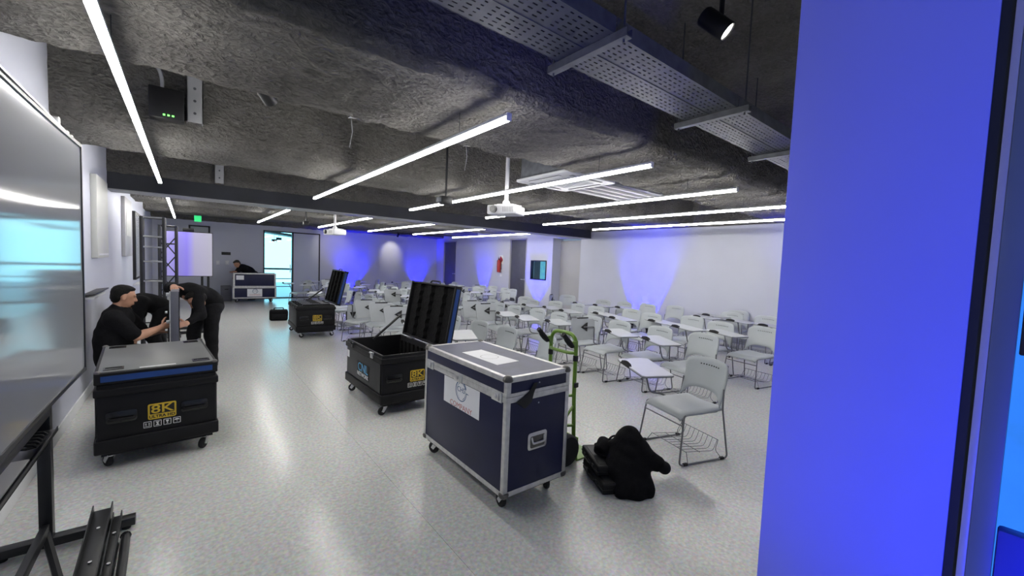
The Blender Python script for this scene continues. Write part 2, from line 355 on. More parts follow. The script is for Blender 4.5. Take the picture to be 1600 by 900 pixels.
par_can('blue wash lamp on floor against the far wall beside frosted panel', 5.30, 17.06, 0.0, (5.30, 17.09, 3.2), 1300, 88, 0.95)
par_can('blue wash lamp on floor in the far right corner', 8.15, 17.06, 0.0, (8.15, 17.09, 3.2), 900, 80, 0.95)
par_can('blue wash lamp on floor between the slate doors', 8.96, 13.25, 0.0, (8.99, 13.25, 3.2), 1000, 68, 0.9)
par_can('blue wash lamp on floor under the small wall window', 8.96, 10.08, 0.0, (8.99, 10.08, 3.2), 1000, 90, 1.0)
par_can('blue wash lamp behind last chair row, farther of a pair on white wall', 8.96, 6.32, 0.0, (8.99, 6.30, 3.2), 1100, 58, 0.85)
par_can('blue wash lamp behind last chair row, nearer of a pair on white wall', 8.96, 5.78, 0.0, (8.99, 5.80, 3.2), 1100, 58, 0.85)
par_can('blue wash lamp at white wall hidden by the blue-lit jamb', 8.96, 2.15, 0.0, (8.99, 2.15, 3.2), 1000, 84, 1.0)
par_can('blue wash lamp at the opening, lighting the near jamb', -0.35, -0.95, 0.0, (1.2, 0.28, 1.80), 190, 60, 0.8, (0.02, 0.03, 1.0))

# ------------------------------------------------------------------ floor
fl = struct(MB().box(XL - 0.3, XR + 0.6, -2.6, YF + 0.2, -0.12, -0.004).build('floor', 'floor_base'))
fl['label'] = 'pale speckled sheet vinyl floor'
xs = [XL, 1.15, 3.15, 5.15, 7.15, XR + 0.35]
for i in range(5):
    g0 = 0.0009 if i else 0.0; g1 = 0.0009 if i < 4 else 0.0
    MB().box(xs[i] + g0, xs[i + 1] - g1, -2.6, YF + 0.02, -0.004, 0.0).build('vinyl_sheet', 'floor', fl)

# ------------------------------------------------------------------ walls
def wall_cells(mb, a0, a1, z0, z1, holes, put):
    """rectangle a0..a1 x z0..z1 minus holes (a,b,za,zb)"""
    A = sorted({a0, a1, *[h[0] for h in holes], *[h[1] for h in holes]}); Z = sorted({z0, z1, *[h[2] for h in holes], *[h[3] for h in holes]})
    for i in range(len(A) - 1):
        for j in range(len(Z) - 1):
            ca, cz = (A[i] + A[i+1]) / 2, (Z[j] + Z[j+1]) / 2
            if any(h[0] < ca < h[1] and h[2] < cz < h[3] for h in holes): continue
            put(A[i], A[i+1], Z[j], Z[j+1])
wl = MB(); wl.box(XL - 0.15, XL, -0.3, YF + 0.15, 0, ZS); struct(wl.build('wall_left', 'wall'))
wf = MB(); wall_cells(wf, XL - 0.15, XR + 0.15, 0, ZS, [(2.16, 4.06, 0, 2.46)], lambda a, b, c, d: wf.box(a, b, YF, YF + 0.15, c, d))
struct(wf.build('wall_far', 'wall'))
WIN = (9.72, 10.48, 1.11, 1.75); D1 = (15.40, 16.50, 0.0, 2.50); D2 = (10.72, 11.66, 0.0, 2.50); ALC = (8.28, 9.46, 0.0, 2.46)
wr = MB(); wall_cells(wr, YN, YF, 0, ZS, [WIN, D1, D2, ALC], lambda a, b, c, d: wr.box(XR, XR + 0.15, a, b, c, d))
wr.box(XR + 0.15, XR + 0.46, ALC[1], ALC[1] + 0.1, 0, 2.56); wr.box(XR + 0.15, XR + 0.46, ALC[0] - 0.1, ALC[0], 0, 2.56); wr.box(XR + 0.15, XR + 0.46, ALC[0], ALC[1], 2.46, 2.56)
wrl = struct(wr.build('wall_right', 'wall'))
al = struct(MB().box(XR + 0.36, XR + 0.46, ALC[0], ALC[1], 0.012, 2.40).build('trim_1', 'grey_panel', bevel=0.004)); al['label'] = 'tall grey cladding panel set back in the alcove'
wn = MB(); wn.box(XJ + 0.012, XR + 0.15, 0.07, YN, 0, ZS); wn.box(XL, -0.62, 0.07, YN, 0, ZS); wn.box(-0.62, XJ, 0.07, YN, 2.75, ZS)
struct(wn.build('wall_near', 'wall', bevel=0.004))
jl = struct(MB().box(XJ, XJ + 0.012, 0.0702, YN + 0.002, 0, 2.75).build('trim_2', 'jamb', bevel=0.002)); jl['label'] = 'jamb lining of the near opening, blue lamp light painted into its colour'
bb = MB(); bb.box(XL, XL + 0.014, YN, YF, 0, 0.10); struct(bb.build('baseboard_left', 'base', bevel=0.003))
bb = MB(); bb.box(XL + 0.014, 2.10, YF - 0.014, YF, 0, 0.10); bb.box(4.12, XR, YF - 0.014, YF, 0, 0.10); struct(bb.build('baseboard_far', 'base', bevel=0.003))
bb = MB()
for a, b in ((YN, ALC[0]), (ALC[1], D2[0] - 0.05), (D2[1] + 0.05, D1[0] - 0.05), (D1[1] + 0.05, YF - 0.014)): bb.box(XR - 0.014, XR, a, b, 0, 0.10)
struct(bb.build('baseboard_right', 'base', bevel=0.003))

# ------------------------------------------------------------------ sprayed ceiling: slab and beams
def rough(p, amp):
    q = Vector(p)
    return amp * (mnoise.noise(q * 9.0) + 0.7 * mnoise.noise(q * 21.0) + 0.5 * mnoise.noise(q * 4.0))
def profile_beam(y0, y1, zb, step):
    pr = []
    def seg(a, b):
        n = max(2, int(math.hypot(b[0]-a[0], b[1]-a[1]) / step))
        for i in range(n): pr.append((a[0] + (b[0]-a[0])*i/n, a[1] + (b[1]-a[1])*i/n))
    c = 0.05
    seg((y0, ZS + 0.02), (y0, zb + c)); seg((y0, zb + c), (y0 + c, zb)); seg((y0 + c, zb), (y1 - c, zb)); seg((y1 - c, zb), (y1, zb + c)); seg((y1, zb + c), (y1, ZS + 0.02))
    pr.append((y1, ZS + 0.02)); return pr
cl = struct(MB().box(XL - 0.15, XR + 0.5, -0.3, YF + 0.15, ZS + 0.06, ZS + 0.2).build('ceiling', 'spray'))
cl['label'] = 'grey sprayed ceiling with deep downstand beams'
n = 0
P = []
for i in range(int((XR - XL) / 0.1) + 2):
    P.append([])
    for j in range(int((YF + 0.3) / 0.1) + 2):
        x, y = XL - 0.02 + i * 0.1, -0.3 + j * 0.1; P[-1].append((x, y, ZS + rough((x, y, 3.0), 0.02)))
MB().grid(P).build('soffit', 'spray', cl, angle=180)
for (y0, y1, st) in ((2.05, 3.2, 0.022), (4.9, 6.0, 0.05), (7.9, 9.0, 0.06), (10.85, 11.95, 0.08), (13.8, 14.9, 0.09), (16.55, 17.21, 0.1)):
    pr = profile_beam(y0, y1, ZB, st); P = []
    nx = int((XR - XL + 0.04) / st)
    for i in range(nx + 1):
        x = XL - 0.02 + (XR - XL + 0.04) * i / nx; row = []
        for (y, z) in pr:
            sag = 0.02 * mnoise.noise(Vector((x * 0.7, y0, 0)))
            row.append((x, y + rough((x, y, z), 0.017) + sag * (1 if y > (y0+y1)/2 else -1), z + rough((x, y + 5, z), 0.016)))
        P.append(row)
    MB().grid(P).build('downstand_beam', 'spray', cl, angle=180)
MB().box(XR - 0.012, XR + 0.02, YN, 7.95, 2.60, ZS + 0.05).build('sprayed_upper_band', 'spray', cl)
# smooth dark steel beam across the room under the third downstand
ib = thing('steel_beam', 'dark steel beam spanning the room from left wall to right wall', 'beam', (0, 8.0, 2.42))
MB().box(XL, XR, -0.010, 0.010, 0.012, 0.205).build('web', 'steel_dark', ib)
MB().box(XL, XR, -0.085, 0.085, 0.205, 0.225).build('top_flange', 'steel_dark', ib)
MB().box(XL, XR, -0.085, -0.060, 0.0, 0.205).build('face_plate', 'steel_dark', ib)
MB().box(XL, XR, -0.085, 0.30, -0.014, 0.0).build('bottom_flange', 'steel_edge', ib)

# ------------------------------------------------------------------ linear LED lights
def linear_light(label, x, y0, y1, row):
    L = y1 - y0
    t = thing('linear_light', label, 'ceiling light', (x, y0, ZL), 0, row)
    MB().box(-0.0152, 0.0152, 0, L, 0.0128, 0.032).build('housing', 'steel_edge', t, bevel=0.002)
    MB().box(-0.0155, 0.0155, 0.004, L - 0.004, -0.013, 0.013).build('diffuser', 'led', t, bevel=0.003)
    for e in (-0.006, L - 0.004): MB().box(-0.017, 0.017, e, e + 0.010, -0.015, 0.03).build('end_cap', 'white_plastic', t)
    for s in (0.12, 0.88):
        yy = y0 + L * s
        top = ZB if any(a <= yy <= b for a, b in ((2.1, 3.15), (4.95, 5.95), (7.95, 8.95), (10.9, 11.9), (13.85, 14.85))) else ZS
        MB().cyl((0, L * s, 0.026), (0, L * s, top - ZL + 0.015), 0.0022, 5).build('suspension_wire', 'steel_dark', t)
NX = [(-0.258, 2.02, 6.87), (1.482, 1.96, 6.64), (2.995, 1.99, 6.65), (4.45, 1.94, 6.48), (5.88, 1.93, 6.43), (7.25, 1.75, 6.26)]
FX = [(-0.238, 8.47, 13.8), (1.51, 8.62, 12.98), (3.04, 8.58, 13.05), (4.49, 8.30, 13.05), (5.91, 8.20, 12.83), (7.41, 8.19, 12.84)]
od = ['first', 'second', 'third', 'fourth', 'fifth', 'sixth']
for i, (x, a, b) in enumerate(NX): linear_light('white linear LED light, %s from the left wall in the near row' % od[i], x, a, b, 'near row of linear lights')
for i, (x, a, b) in enumerate(FX): linear_light('white linear LED light, %s from the left wall in the far row beyond steel beam' % od[i], x, a, b, 'far row of linear lights')

# ceiling spots
def spot_lamp(label, p, top, aim, power):
    t = thing('track_spotlight', label, 'spotlight', p, 0, 'black ceiling spotlights')
    d = (Vector(aim) - Vector(p)).normalized(); Mq = d.to_track_quat('Z', 'Y').to_matrix().to_4x4()
    MB().lathe([(0, -0.11), (0.040, -0.11), (0.046, -0.10), (0.046, 0.045), (0.040, 0.045), (0.037, 0.035), (0, 0.035)], 18, M=Mq).build('can', 'black', t)
    MB().lathe([(0, 0.034), (0.036, 0.034), (0.036, 0.038), (0, 0.039)], 18, M=Mq).build('lens', 'lamp_white', t)
    MB().cyl((0, 0, 0.02), (0, 0, top - p[2] - 0.02), 0.012, 8).build('stem', 'black', t)
    MB().lathe([(0, -0.03), (0.05, -0.03), (0.05, 0.02), (0, 0.02)], 18, M=Matrix.Translation((0, 0, top - p[2]))).build('base_cup', 'black', t)
    if power:
        ld = bpy.data.lights.new('spot_beam', 'SPOT'); ld.energy = power; ld.spot_size = rad(60); ld.spot_blend = 0.8; ld.color = (1, 0.93, 0.8); ld.shadow_soft_size = 0.04
        lo = bpy.data.objects.new('spot_beam', ld); COL.objects.link(lo); lo.parent = t; lo.location = d * 0.05; lo.rotation_euler = (-d).to_track_quat('Z', 'Y').to_euler()
spot_lamp('black cylinder spotlight under ceiling next to the cable tray', (2.06, 1.03, 2.80), ZS, (2.34, 0.43, 2.2), 6)
spot_lamp('small black spotlight at far edge of the broad near beam', (0.44, 3.33, 2.68), ZS, (0.9, 3.9, 2.3), 2)
spot_lamp('black ceiling spotlight lighting the far white wall', (6.85, 16.35, 2.58), ZS, (6.9, 17.2, 1.9), 34)
spot_lamp('black ceiling spotlight above the far projector', (4.3, 15.5, 2.62), ZS, (4.5, 17.2, 1.9), 30)

# ------------------------------------------------------------------ cable tray
ct = thing('cable_tray', 'long perforated grey cable tray hung across the near ceiling', 'cable tray', (0, 0, 2.65))
bars = [-0.98, 0.27, 1.52, 2.76, 4.0, 5.25, 6.5, 7.75, 9.0]
YT = (1.235, 1.405, 1.415, 1.585)
for i in range(len(bars) - 1):
    a, b = max(XL + 0.005, bars[i] + 0.004), bars[i + 1] - 0.004
    for k in (0, 1):
        y0, y1 = YT[2 * k], YT[2 * k + 1]
        m = MB(); m.add([(a, y0, 0), (b, y0, 0), (b, y1, 0), (a, y1, 0)], [(3, 2, 1, 0)]); tr = m.build('tray_plate', 'perf', ct)
        m = MB(); m.box(a, b, y0 - 0.002, y0, -0.001, 0.075); m.box(a, b, y1, y1 + 0.002, -0.001, 0.075); m.build('side_flange', 'galv', tr)
for x in bars[1:-1]:
    m = MB(); m.box(x - 0.021, x + 0.021, 1.16, 1.66, -0.040, -0.034); m.box(x - 0.021, x - 0.017, 1.16, 1.66, -0.034, -0.003); m.box(x + 0.017, x + 0.021, 1.16, 1.66, -0.034, -0.003)
    br = m.build('support_bar', 'galv', ct)
    for y in (1.19, 1.635):
        MB().cyl((x, y, -0.055), (x, y, ZS - 2.65 - 0.01), 0.005, 6).build('threaded_rod', 'galv', br)
for k, (yy, r_) in enumerate(((1.28, 0.018), (1.33, 0.014), (1.47, 0.02), (1.53, 0.015))):
    MB().tube([(XL + 0.02 + (XR - XL - 0.04) * i / 24, yy + 0.02 * math.sin(i * 1.3 + k), r_ + 0.004) for i in range(25)], r_, 6).build('cable', 'copper', ct)
cdt = thing('conduit', 'thin dark conduit along the ceiling beside the spotlight', 'pipe', (0, 0.78, 3.2))
MB().cyl((XL + 0.02, 0, 0.1), (XR - 0.02, 0, 0.1), 0.016, 8).build('pipe', 'steel_dark', cdt)
for x in (1.0, 3.0, 5.0, 7.0): MB().box(x - 0.015, x + 0.015, -0.03, 0.03, 0.08, 0.19).build('clip', 'galv', cdt)

# ------------------------------------------------------------------ things on the ceiling
ac = thing('air_conditioner', 'white ceiling cassette air conditioner between two linear lights', 'air conditioner', (3.78, 3.76, 2.655))
rr = []
for q, (sx, sy) in enumerate(((1, 1), (-1, 1), (-1, -1), (1, -1))):
    for k in range(5):
        a_ = q * PI / 2 + k * PI / 8; rr.append((sx * 0.40 + 0.055 * math.cos(a_), sy * 0.40 + 0.055 * math.sin(a_)))
MB().prism(rr, 0.0, 0.03).build('panel', 'ac_plastic', ac, bevel=0.006)
MB().box(-0.40, 0.40, -0.40, 0.40, 0.03, 0.33).build('casing', 'galv', ac)
for q in range(4):
    R_ = Matrix.Rotation(q * PI / 2, 4, 'Z')
    MB().box(-0.27, 0.27, 0.335, 0.385, -0.003, 0.006, M=R_).build('air_slot', 'black', ac)
    MB().box(-0.265, 0.265, 0.34, 0.37, -0.010, -0.004, M=R_).build('louvre', 'ac_plastic', ac, bevel=0.002)
m = MB()
for k in range(13): m.box(-0.25, 0.25, -0.25 + k * 0.04, -0.235 + k * 0.04, -0.005, 0.001)
m.build('grille', 'ac_plastic', ac)
for sx in (-0.38, 0.38):
    for sy in (-0.38, 0.38): MB().cyl((sx, sy, 0.32), (sx, sy, ZS - 2.655 - 0.01), 0.005, 6).build('hanger_rod', 'galv', ac)
dk = thing('air_duct', 'flat grey air duct end above the last linear lights', 'duct', (4.9, 3.95, 2.66))
MB().box(-0.55, 0.75, -0.42, 0.42, 0.06, 0.30).build('duct_body', 'galv', dk, bevel=0.01)
m = MB()
for k in range(4): m.box(-0.5, 0.7, -0.32 + k * 0.18, -0.26 + k * 0.18, 0.035, 0.06)
m.build('slot_grille', 'grey_panel', dk)
MB().box(-0.05, 0.05, -0.4, 0.4, 0.30, 0.69).build('hanger', 'galv', dk)

def projector(label, x, y, z, rz, s=1.0):
    t = thing('projector', label, 'projector', (x, y, z), rz, 'ceiling projectors')
    MB().box(-0.20 * s, 0.20 * s, -0.15 * s, 0.15 * s, 0, 0.115 * s).build('body', 'white_plastic', t, bevel=0.014, seg=3)
    m = MB(); m.cyl((-0.10 * s, -0.145 * s, 0.06 * s), (-0.10 * s, -0.185 * s, 0.06 * s), 0.045 * s, 18); m.build('lens_barrel', 'black_gloss', t)
    MB().cyl((-0.10 * s, -0.184 * s, 0.06 * s), (-0.10 * s, -0.190 * s, 0.06 * s), 0.034 * s, 18).build('lens', 'black_gloss', t)
    m = MB()
    for k in range(7): m.box(0.02 * s + k * 0.022 * s, 0.032 * s + k * 0.022 * s, -0.153 * s, -0.147 * s, 0.025 * s, 0.09 * s)
    m.build('vent', 'grey_panel', t)
    MB().box(-0.10 * s, 0.10 * s, -0.08 * s, 0.08 * s, 0.115 * s, 0.135 * s).build('mount_plate', 'white_plastic', t, bevel=0.003)
    MB().lathe([(0, 0.13 * s), (0.05 * s, 0.13 * s), (0.045 * s, 0.17 * s), (0.028, 0.19 * s), (0, 0.19 * s)], 16).build('mount_hub', 'white_plastic', t)
    for sx in (-1, 1): MB().tube([(sx * 0.02, 0, 0.15 * s), (sx * 0.17 * s, 0.10 * s, 0.125 * s)], 0.008, 6).build('mount_arm', 'white_plastic', t)
    MB().cyl((0, 0, 0.15 * s), (0, 0, ZS - z - 0.03), 0.024, 14).build('pole', 'white_plastic', t)
    MB().lathe([(0, ZS - z - 0.04), (0.07, ZS - z - 0.04), (0.07, ZS - z - 0.015), (0, ZS - z - 0.015)], 16).build('ceiling_plate', 'white_plastic', t)
projector('white projector on a pole in front of the cassette air conditioner', 3.06, 4.03, 2.19, rad(-62), 0.95)
projector('white projector hanging beyond the steel beam, by far wall', 2.66, 9.95, 2.10, rad(-75), 1.05)

rb = thing('hanging_speaker', 'black box on a thin rod between the near linear lights', 'speaker', (2.52, 4.56, 2.30))
MB().box(-0.07, 0.07, -0.05, 0.05, 0, 0.10).build('box', 'black', rb, bevel=0.01)
MB().box(-0.12, -0.07, -0.03, 0.03, 0.02, 0.08).build('bracket', 'galv', rb, bevel=0.004)
MB().cyl((0.0, 0, 0.1), (0.0, 0, ZS - 2.30 - 0.01), 0.014, 8).build('rod', 'black_metal', rb)
rb2 = thing('hanging_speaker', 'small black box on a rod just beyond the steel beam', 'speaker', (2.15, 10.4, 2.30))
MB().box(-0.06, 0.06, -0.05, 0.05, 0, 0.09).build('box', 'black', rb2, bevel=0.01)
MB().cyl((0, 0, 0.09), (0, 0, ZS - 2.30 - 0.01), 0.014, 8).build('rod', 'black_metal', rb2)

nb = thing('network_box', 'black box with three green indicator lights on the second beam', 'network device', (-0.11, 4.80, 2.74))
MB().box(-0.14, 0.10, -0.06, 0.085, 0.0, 0.26).build('case', 'black', nb, bevel=0.01)
for k in range(3): MB().box(-0.045 + 0.03 * k, -0.03 + 0.03 * k, -0.066, -0.058, 0.022, 0.034).build('indicator', 'led_green', nb)
MB().tube(fillet([(-0.05, 0.02, 0.25), (-0.05, 0.0, 0.36), (-0.10, 0.02, 0.5), (-0.10, 0.05, 0.60)], 0.05), 0.014, 8).build('cable', 'steel_edge', nb)
for (lab, x, y, zb_) in (('grey steel bracket on the second beam beside the black box', 0.065, 4.86, 2.77), ('grey steel bracket on the steel-lined third beam', 0.40, 7.87, 2.66)):
    sb = thing('hanging_bracket', lab, 'bracket', (x, y, zb_), 0, 'grey beam brackets')
    m = MB(); m.box(-0.06, 0.06, -0.045, -0.035, 0.0, 0.50); m.box(-0.06, -0.053, -0.045, 0.04, 0.0, 0.50); m.box(0.053, 0.06, -0.045, 0.04, 0.0, 0.50); m.build('channel', 'steel_edge', sb)
    for k in range(4): MB().cyl((0, -0.048, 0.08 + 0.11 * k), (0, -0.034, 0.08 + 0.11 * k), 0.012, 8).build('bolt', 'galv', sb)
for (lab, x, y) in (('black wedge clip at the far edge of the near beam, left one', 1.02, 3.27), ('black wedge clip at the far edge of the near beam, right one', 2.05, 3.27)):
    kb = thing('ceiling_clip', lab, 'bracket', (x, y, 2.66), 0, 'black beam clips')
    MB().prism([(-0.07, 0.06), (-0.05, 0.0), (0.06, 0.02), (0.07, 0.06)], -0.03, 0.05, 'y').build('clip', 'black', kb)
    MB().tube([(-0.03, 0.03, 0.0), (-0.02, 0.03, -0.10), (-0.04, 0.03, -0.22)], 0.003, 5).build('wire', 'steel_edge', kb)
    MB().cyl((0, 0.01, 0.05), (0, 0.01, ZS - 2.67), 0.006, 6).build('fixing_rod', 'black', kb)

# ------------------------------------------------------------------ far door, panel and daylight beyond
dr = MB()
for a, b, c, d in ((2.16, 2.20, 0, 2.46), (3.085, 3.135, 0, 2.46), (4.02, 4.06, 0, 2.46)): dr.box(a, b, YF - 0.02, YF + 0.10, c, d)
dr.box(2.16, 4.06, YF - 0.02, YF + 0.10, 2.42, 2.46); dr.box(2.16, 4.06, YF - 0.02, YF + 0.10, 0, 0.03)
door = struct(dr.build('door_1', 'frame_black')); door['label'] = 'glass door to a bright blue terrace'
MB().box(2.20, 3.085, YF + 0.035, YF + 0.043, 0.03, 2.42).build('pane', 'glass', door)
MB().box(3.135, 4.02, YF + 0.01, YF + 0.04, 0.03, 2.42).build('frosted_panel', 'blue_grey', door)
MB().box(3.02, 3.05, YF + 0.005, YF + 0.033, 0.95, 1.25).build('pull_handle', 'chrome', door)
dc = struct(MB().box(-2, 14, YF + 0.15, 27.2, -0.10, -0.01).build('terrace_floor', 'deck')); dc['label'] = 'blue terrace floor beyond the far door'
ds = struct(MB().box(-4, 16, 27.2, 27.3, -0.1, 6.0).build('window_1', 'day')); ds['label'] = 'bright daylight facade beyond the terrace'
ra = thing('railing', 'grey terrace railing seen through the far glass door', 'railing', (2.0, 19.0, -0.01))
MB().box(-3.0, 4.0, -0.03, 0.03, 1.0, 1.07).build('top_rail', 'frame_black', ra)
for z in (0.30, 0.62): MB().box(-3.0, 4.0, -0.012, 0.012, z, z + 0.035).build('mid_rail', 'alu_frame', ra)
for x in (-2.6, -1.3, 2.6, 3.9): MB().box(x - 0.02, x + 0.02, -0.02, 0.02, 0, 1.0).build('post', 'frame_black', ra)
aw = thing('awning', 'dark awning edge above the terrace outside the far door', 'awning', (2.9, 19.2, 2.40))
MB().box(-2.2, 2.2, -0.5, 0.5, 0.02, 0.09, M=Matrix.Rotation(rad(6), 4, 'Y')).build('roof_edge', 'frame_black', aw)
for (a, c) in ((0.06, -0.20), (-0.10, -0.28)):
    MB().box(a - 0.10, a + 0.10, -0.01, 0.01, c, c + 0.10).build('hanging_sign', 'frame_black', aw); MB().cyl((a, 0, c + 0.1), (a, 0, 0.05), 0.006, 5).build('sign_hanger', 'frame_black', aw)
for s in (-2.1, 2.1): MB().cyl((s, 0.3, -2.41), (s, 0.3, 0.03), 0.035, 8).build('awning_post', 'frame_black', aw)

# right wall doors, window, alcove trim, extinguisher
for k, (D, hs) in enumerate(((D1, -1), (D2, -1))):
    m = MB(); m.box(XR - 0.012, XR + 0.12, D[0], D[0] + 0.045, 0, D[3]); m.box(XR - 0.012, XR + 0.12, D[1] - 0.045, D[1], 0, D[3]); m.box(XR - 0.012, XR + 0.12, D[0], D[1], D[3] - 0.045, D[3])
    dd = struct(m.build('door_%d' % (k + 2), 'grey_panel', bevel=0.003)); dd['label'] = ['slate door near the far right corner', 'slate door left of the small wall window'][k]
    MB().box(XR + 0.03, XR + 0.07, D[0] + 0.048, D[1] - 0.048, 0.008, D[3] - 0.048).build('door_leaf', 'door', dd, bevel=0.003)
    h = MB(); h.lathe([(0, 0), (0.026, 0), (0.026, 0.01), (0, 0.01)], 14, M=Matrix.Translation((XR + 0.03, D[0] + 0.12, 1.08)) @ Matrix.Rotation(-PI / 2, 4, 'Y'))
    h.tube(fillet([(XR + 0.03, D[0] + 0.12, 1.08), (XR - 0.025, D[0] + 0.12, 1.08), (XR - 0.025, D[0] + 0.25, 1.08)], 0.02), 0.010, 8); h.build('door_handle', 'chrome', dd)
m = MB(); a, b, c, d = WIN
m.box(XR - 0.02, XR + 0.10, a, a + 0.03, c, d); m.box(XR - 0.02, XR + 0.10, b - 0.03, b, c, d); m.box(XR - 0.02, XR + 0.10, a, b, c, c + 0.03); m.box(XR - 0.02, XR + 0.10, a, b, d - 0.03, d)
wd = struct(m.build('window_2', 'frame_black', bevel=0.002)); wd['label'] = 'small black framed window in the blue-lit right wall'
MB().box(XR + 0.03, XR + 0.036, a + 0.03, b - 0.03, c + 0.03, d - 0.03).build('pane', 'glass', wd)
m = MB(); m.box(XR + 0.9, XR + 0.95, 9.4, 11.0, 0.6, 2.4); m.build('room_beyond', 'cyan_room', wd)
MB().box(XR + 0.9, XR + 0.95, 11.0, 12.6, 0.6, 2.4).build('partition_beyond', 'grey_panel', wd)
fe = thing('fire_extinguisher', 'red fire extinguisher with sign on the wall beside slate door', 'fire extinguisher', (XR, 12.16, 1.28))
MB().lathe([(0, 0.0), (0.062, 0.0), (0.072, 0.02), (0.072, 0.36), (0.05, 0.42), (0.022, 0.44), (0.022, 0.47), (0, 0.47)], 18, M=Matrix.Translation((-0.10, 0, 0))).build('cylinder', 'red', fe)
m = MB(); m.box(-0.13, -0.07, -0.015, 0.015, 0.46, 0.49); m.tube([(-0.10, 0, 0.49), (-0.16, -0.02, 0.54)], 0.008, 6); m.tube([(-0.10, 0, 0.48), (-0.17, -0.02, 0.50)], 0.007, 6); m.build('valve', 'black', fe)
MB().tube(fillet([(-0.10, 0.02, 0.47), (-0.10, 0.10, 0.44), (-0.10, 0.095, 0.15), (-0.10, 0.085, 0.05)], 0.05), 0.010, 8).build('hose', 'rubber', fe)
MB().box(-0.03, -0.002, -0.03, 0.03, 0.1, 0.42).build('wall_bracket', 'black', fe)
m = MB(); m.box(-0.01, 0, -0.14, 0.12, 0.30, 0.62); m.build('sign_plate', 'white_print', fe)
MB().prism([(-0.12, 0.45), (-0.02, 0.34), (0.10, 0.48), (0.02, 0.60)], -0.012, -0.010, 'x').build('sign_print', 'red', fe)
MB().box(-0.006, 0, -0.07, 0.05, -0.16, -0.04).build('tag_card', 'paper', fe)
ex = thing('exit_sign', 'small green lit exit sign above the far left screen', 'sign', (0.262, 15.4, 2.48))
MB().box(-0.085, 0.085, -0.02, 0.02, 0, 0.20).build('sign_box', 'exit', ex, bevel=0.006)
for s in (-0.06, 0.06): MB().cyl((s, 0, 0.19), (s, 0, ZS - 2.49), 0.004, 5).build('hanger', 'galv', ex)
tw = MB(); tw.box(0.05, 0.62, YF - 0.03, YF, 1.95, 2.0); tw.box(0.05, 0.62, YF - 0.03, YF, 2.42, 2.46); tw.box(0.05, 0.10, YF - 0.03, YF, 1.95, 2.46); tw.box(0.57, 0.62, YF - 0.03, YF, 1.95, 2.46)
tw_ = struct(tw.build('window_3', 'frame_black')); tw_['label'] = 'small dark framed glass light high on the far wall'
MB().box(0.10, 0.57, YF - 0.012, YF - 0.004, 2.0, 2.42).build('pane', 'screen_wall', tw_)
sg = tag(MB().box(-0.13, 0.13, -0.012, 0.0, -0.05, 0.05).build('door_plate', 'frame_black', None, (1.06, YF, 1.57), bevel=0.002), 'small dark plate on far wall above the bending man', 'sign')
for k, (x, z) in enumerate(((0.83, 1.25), (1.09, 1.26))):
    sw = thing('wall_switch', ['white switch plate on far wall nearest the screen', 'white switch plate on far wall under the dark plate'][k], 'switch', (x, YF, z), 0, 'far wall switches')
    MB().box(-0.05, 0.05, -0.010, 0, -0.07, 0.07).build('plate', 'white_plastic', sw, bevel=0.003); MB().box(-0.02, 0.02, -0.014, -0.008, -0.03, 0.03).build('rocker', 'paper', sw, bevel=0.002)

# ------------------------------------------------------------------ the opening on the right: door frame beside the jamb
df = MB(); df.box(XJ + 0.004, XJ + 0.14, 0.052, 0.07, 0, 2.75)
dfo = struct(df.build('door_4', 'frame_black')); dfo['label'] = 'edge of the glass door frame beside the blue-lit jamb'
MB().box(XJ - 0.004, XJ + 0.14, 0.0400, 0.0518, 0, 2.75).build('light_profile', 'alu_frame', dfo, bevel=0.001)
MB().box(XJ - 0.006, XJ + 0.14, 0.0085, 0.0398, 0, 2.75).build('grey_profile', 'grey_frame', dfo, bevel=0.001)
MB().box(XJ + 0.005, XJ + 0.012, -0.5, 0.0082, 0.02, 2.70).build('glass_leaf', 'blue_glass', dfo)
MB().box(XJ - 0.012, XJ + 0.02, -0.05, 0.006, 0.98, 1.14).build('lower_latch', 'blue_plastic', dfo, bevel=0.006)
MB().box(XJ - 0.010, XJ + 0.02, -0.05, 0.004, 1.47, 1.62).build('upper_latch', 'black', dfo, bevel=0.003)
MB().box(XJ + 0.25, XJ + 0.30, -0.9, 0.06, 0.0, 2.6).build('lit_panel_beyond', 'cyan_room', dfo)

# ------------------------------------------------------------------ left wall fittings
pb = thing('wall_panel_box', 'tall cream box on the left wall nearest the display', 'panel', (XL, 7.05, 1.48), 0, 'tall wall boxes')
MB().box(0.0, 0.055, -0.42, 0.40, 0, 0.95).build('box', 'cream_panel', pb, bevel=0.006)
MB().box(0.055, 0.060, -0.36, 0.34, 0.03, 0.05).build('lower_lip', 'white_plastic', pb)
pb = thing('wall_panel_box', 'tall grey box on the left wall before the wall screen', 'panel', (XL, 9.95, 1.47), 0, 'tall wall boxes')
MB().box(0.0, 0.05, -0.55, 0.50, 0, 1.0).build('box', 'grey_panel', pb, bevel=0.006); MB().box(0.05, 0.056, -0.40, 0.30, 0.35, 0.80).build('cover', 'cream_panel', pb, bevel=0.003)
ws = thing('wall_screen', 'framed wall screen on the left wall behind the truss tower', 'display', (XL, 12.3, 0.98))
MB().box(0, 0.05, -1.12, 1.10, 0, 1.38).build('frame', 'black', ws, bevel=0.006); MB().box(0.05, 0.054, -1.07, 1.05, 0.05, 1.33).build('screen_face', 'screen_wall', ws)
tr_ = thing('marker_tray', 'black marker tray on the left wall beside the big display', 'tray', (XL, 6.42, 1.08))
MB().prism([(0.0, 0.0), (0.11, 0.03), (0.11, 0.045), (0.0, 0.03)], -0.50, 0.48, 'y').build('shelf', 'black', tr_, bevel=0.004)
MB().box(0.01, 0.09, -0.45, 0.40, -0.02, 0.006).build('white_bracket', 'white_plastic', tr_, bevel=0.004)
tr2 = thing('marker_tray', 'white marker tray on the left wall under the wall screen', 'tray', (XL, 11.6, 0.86))
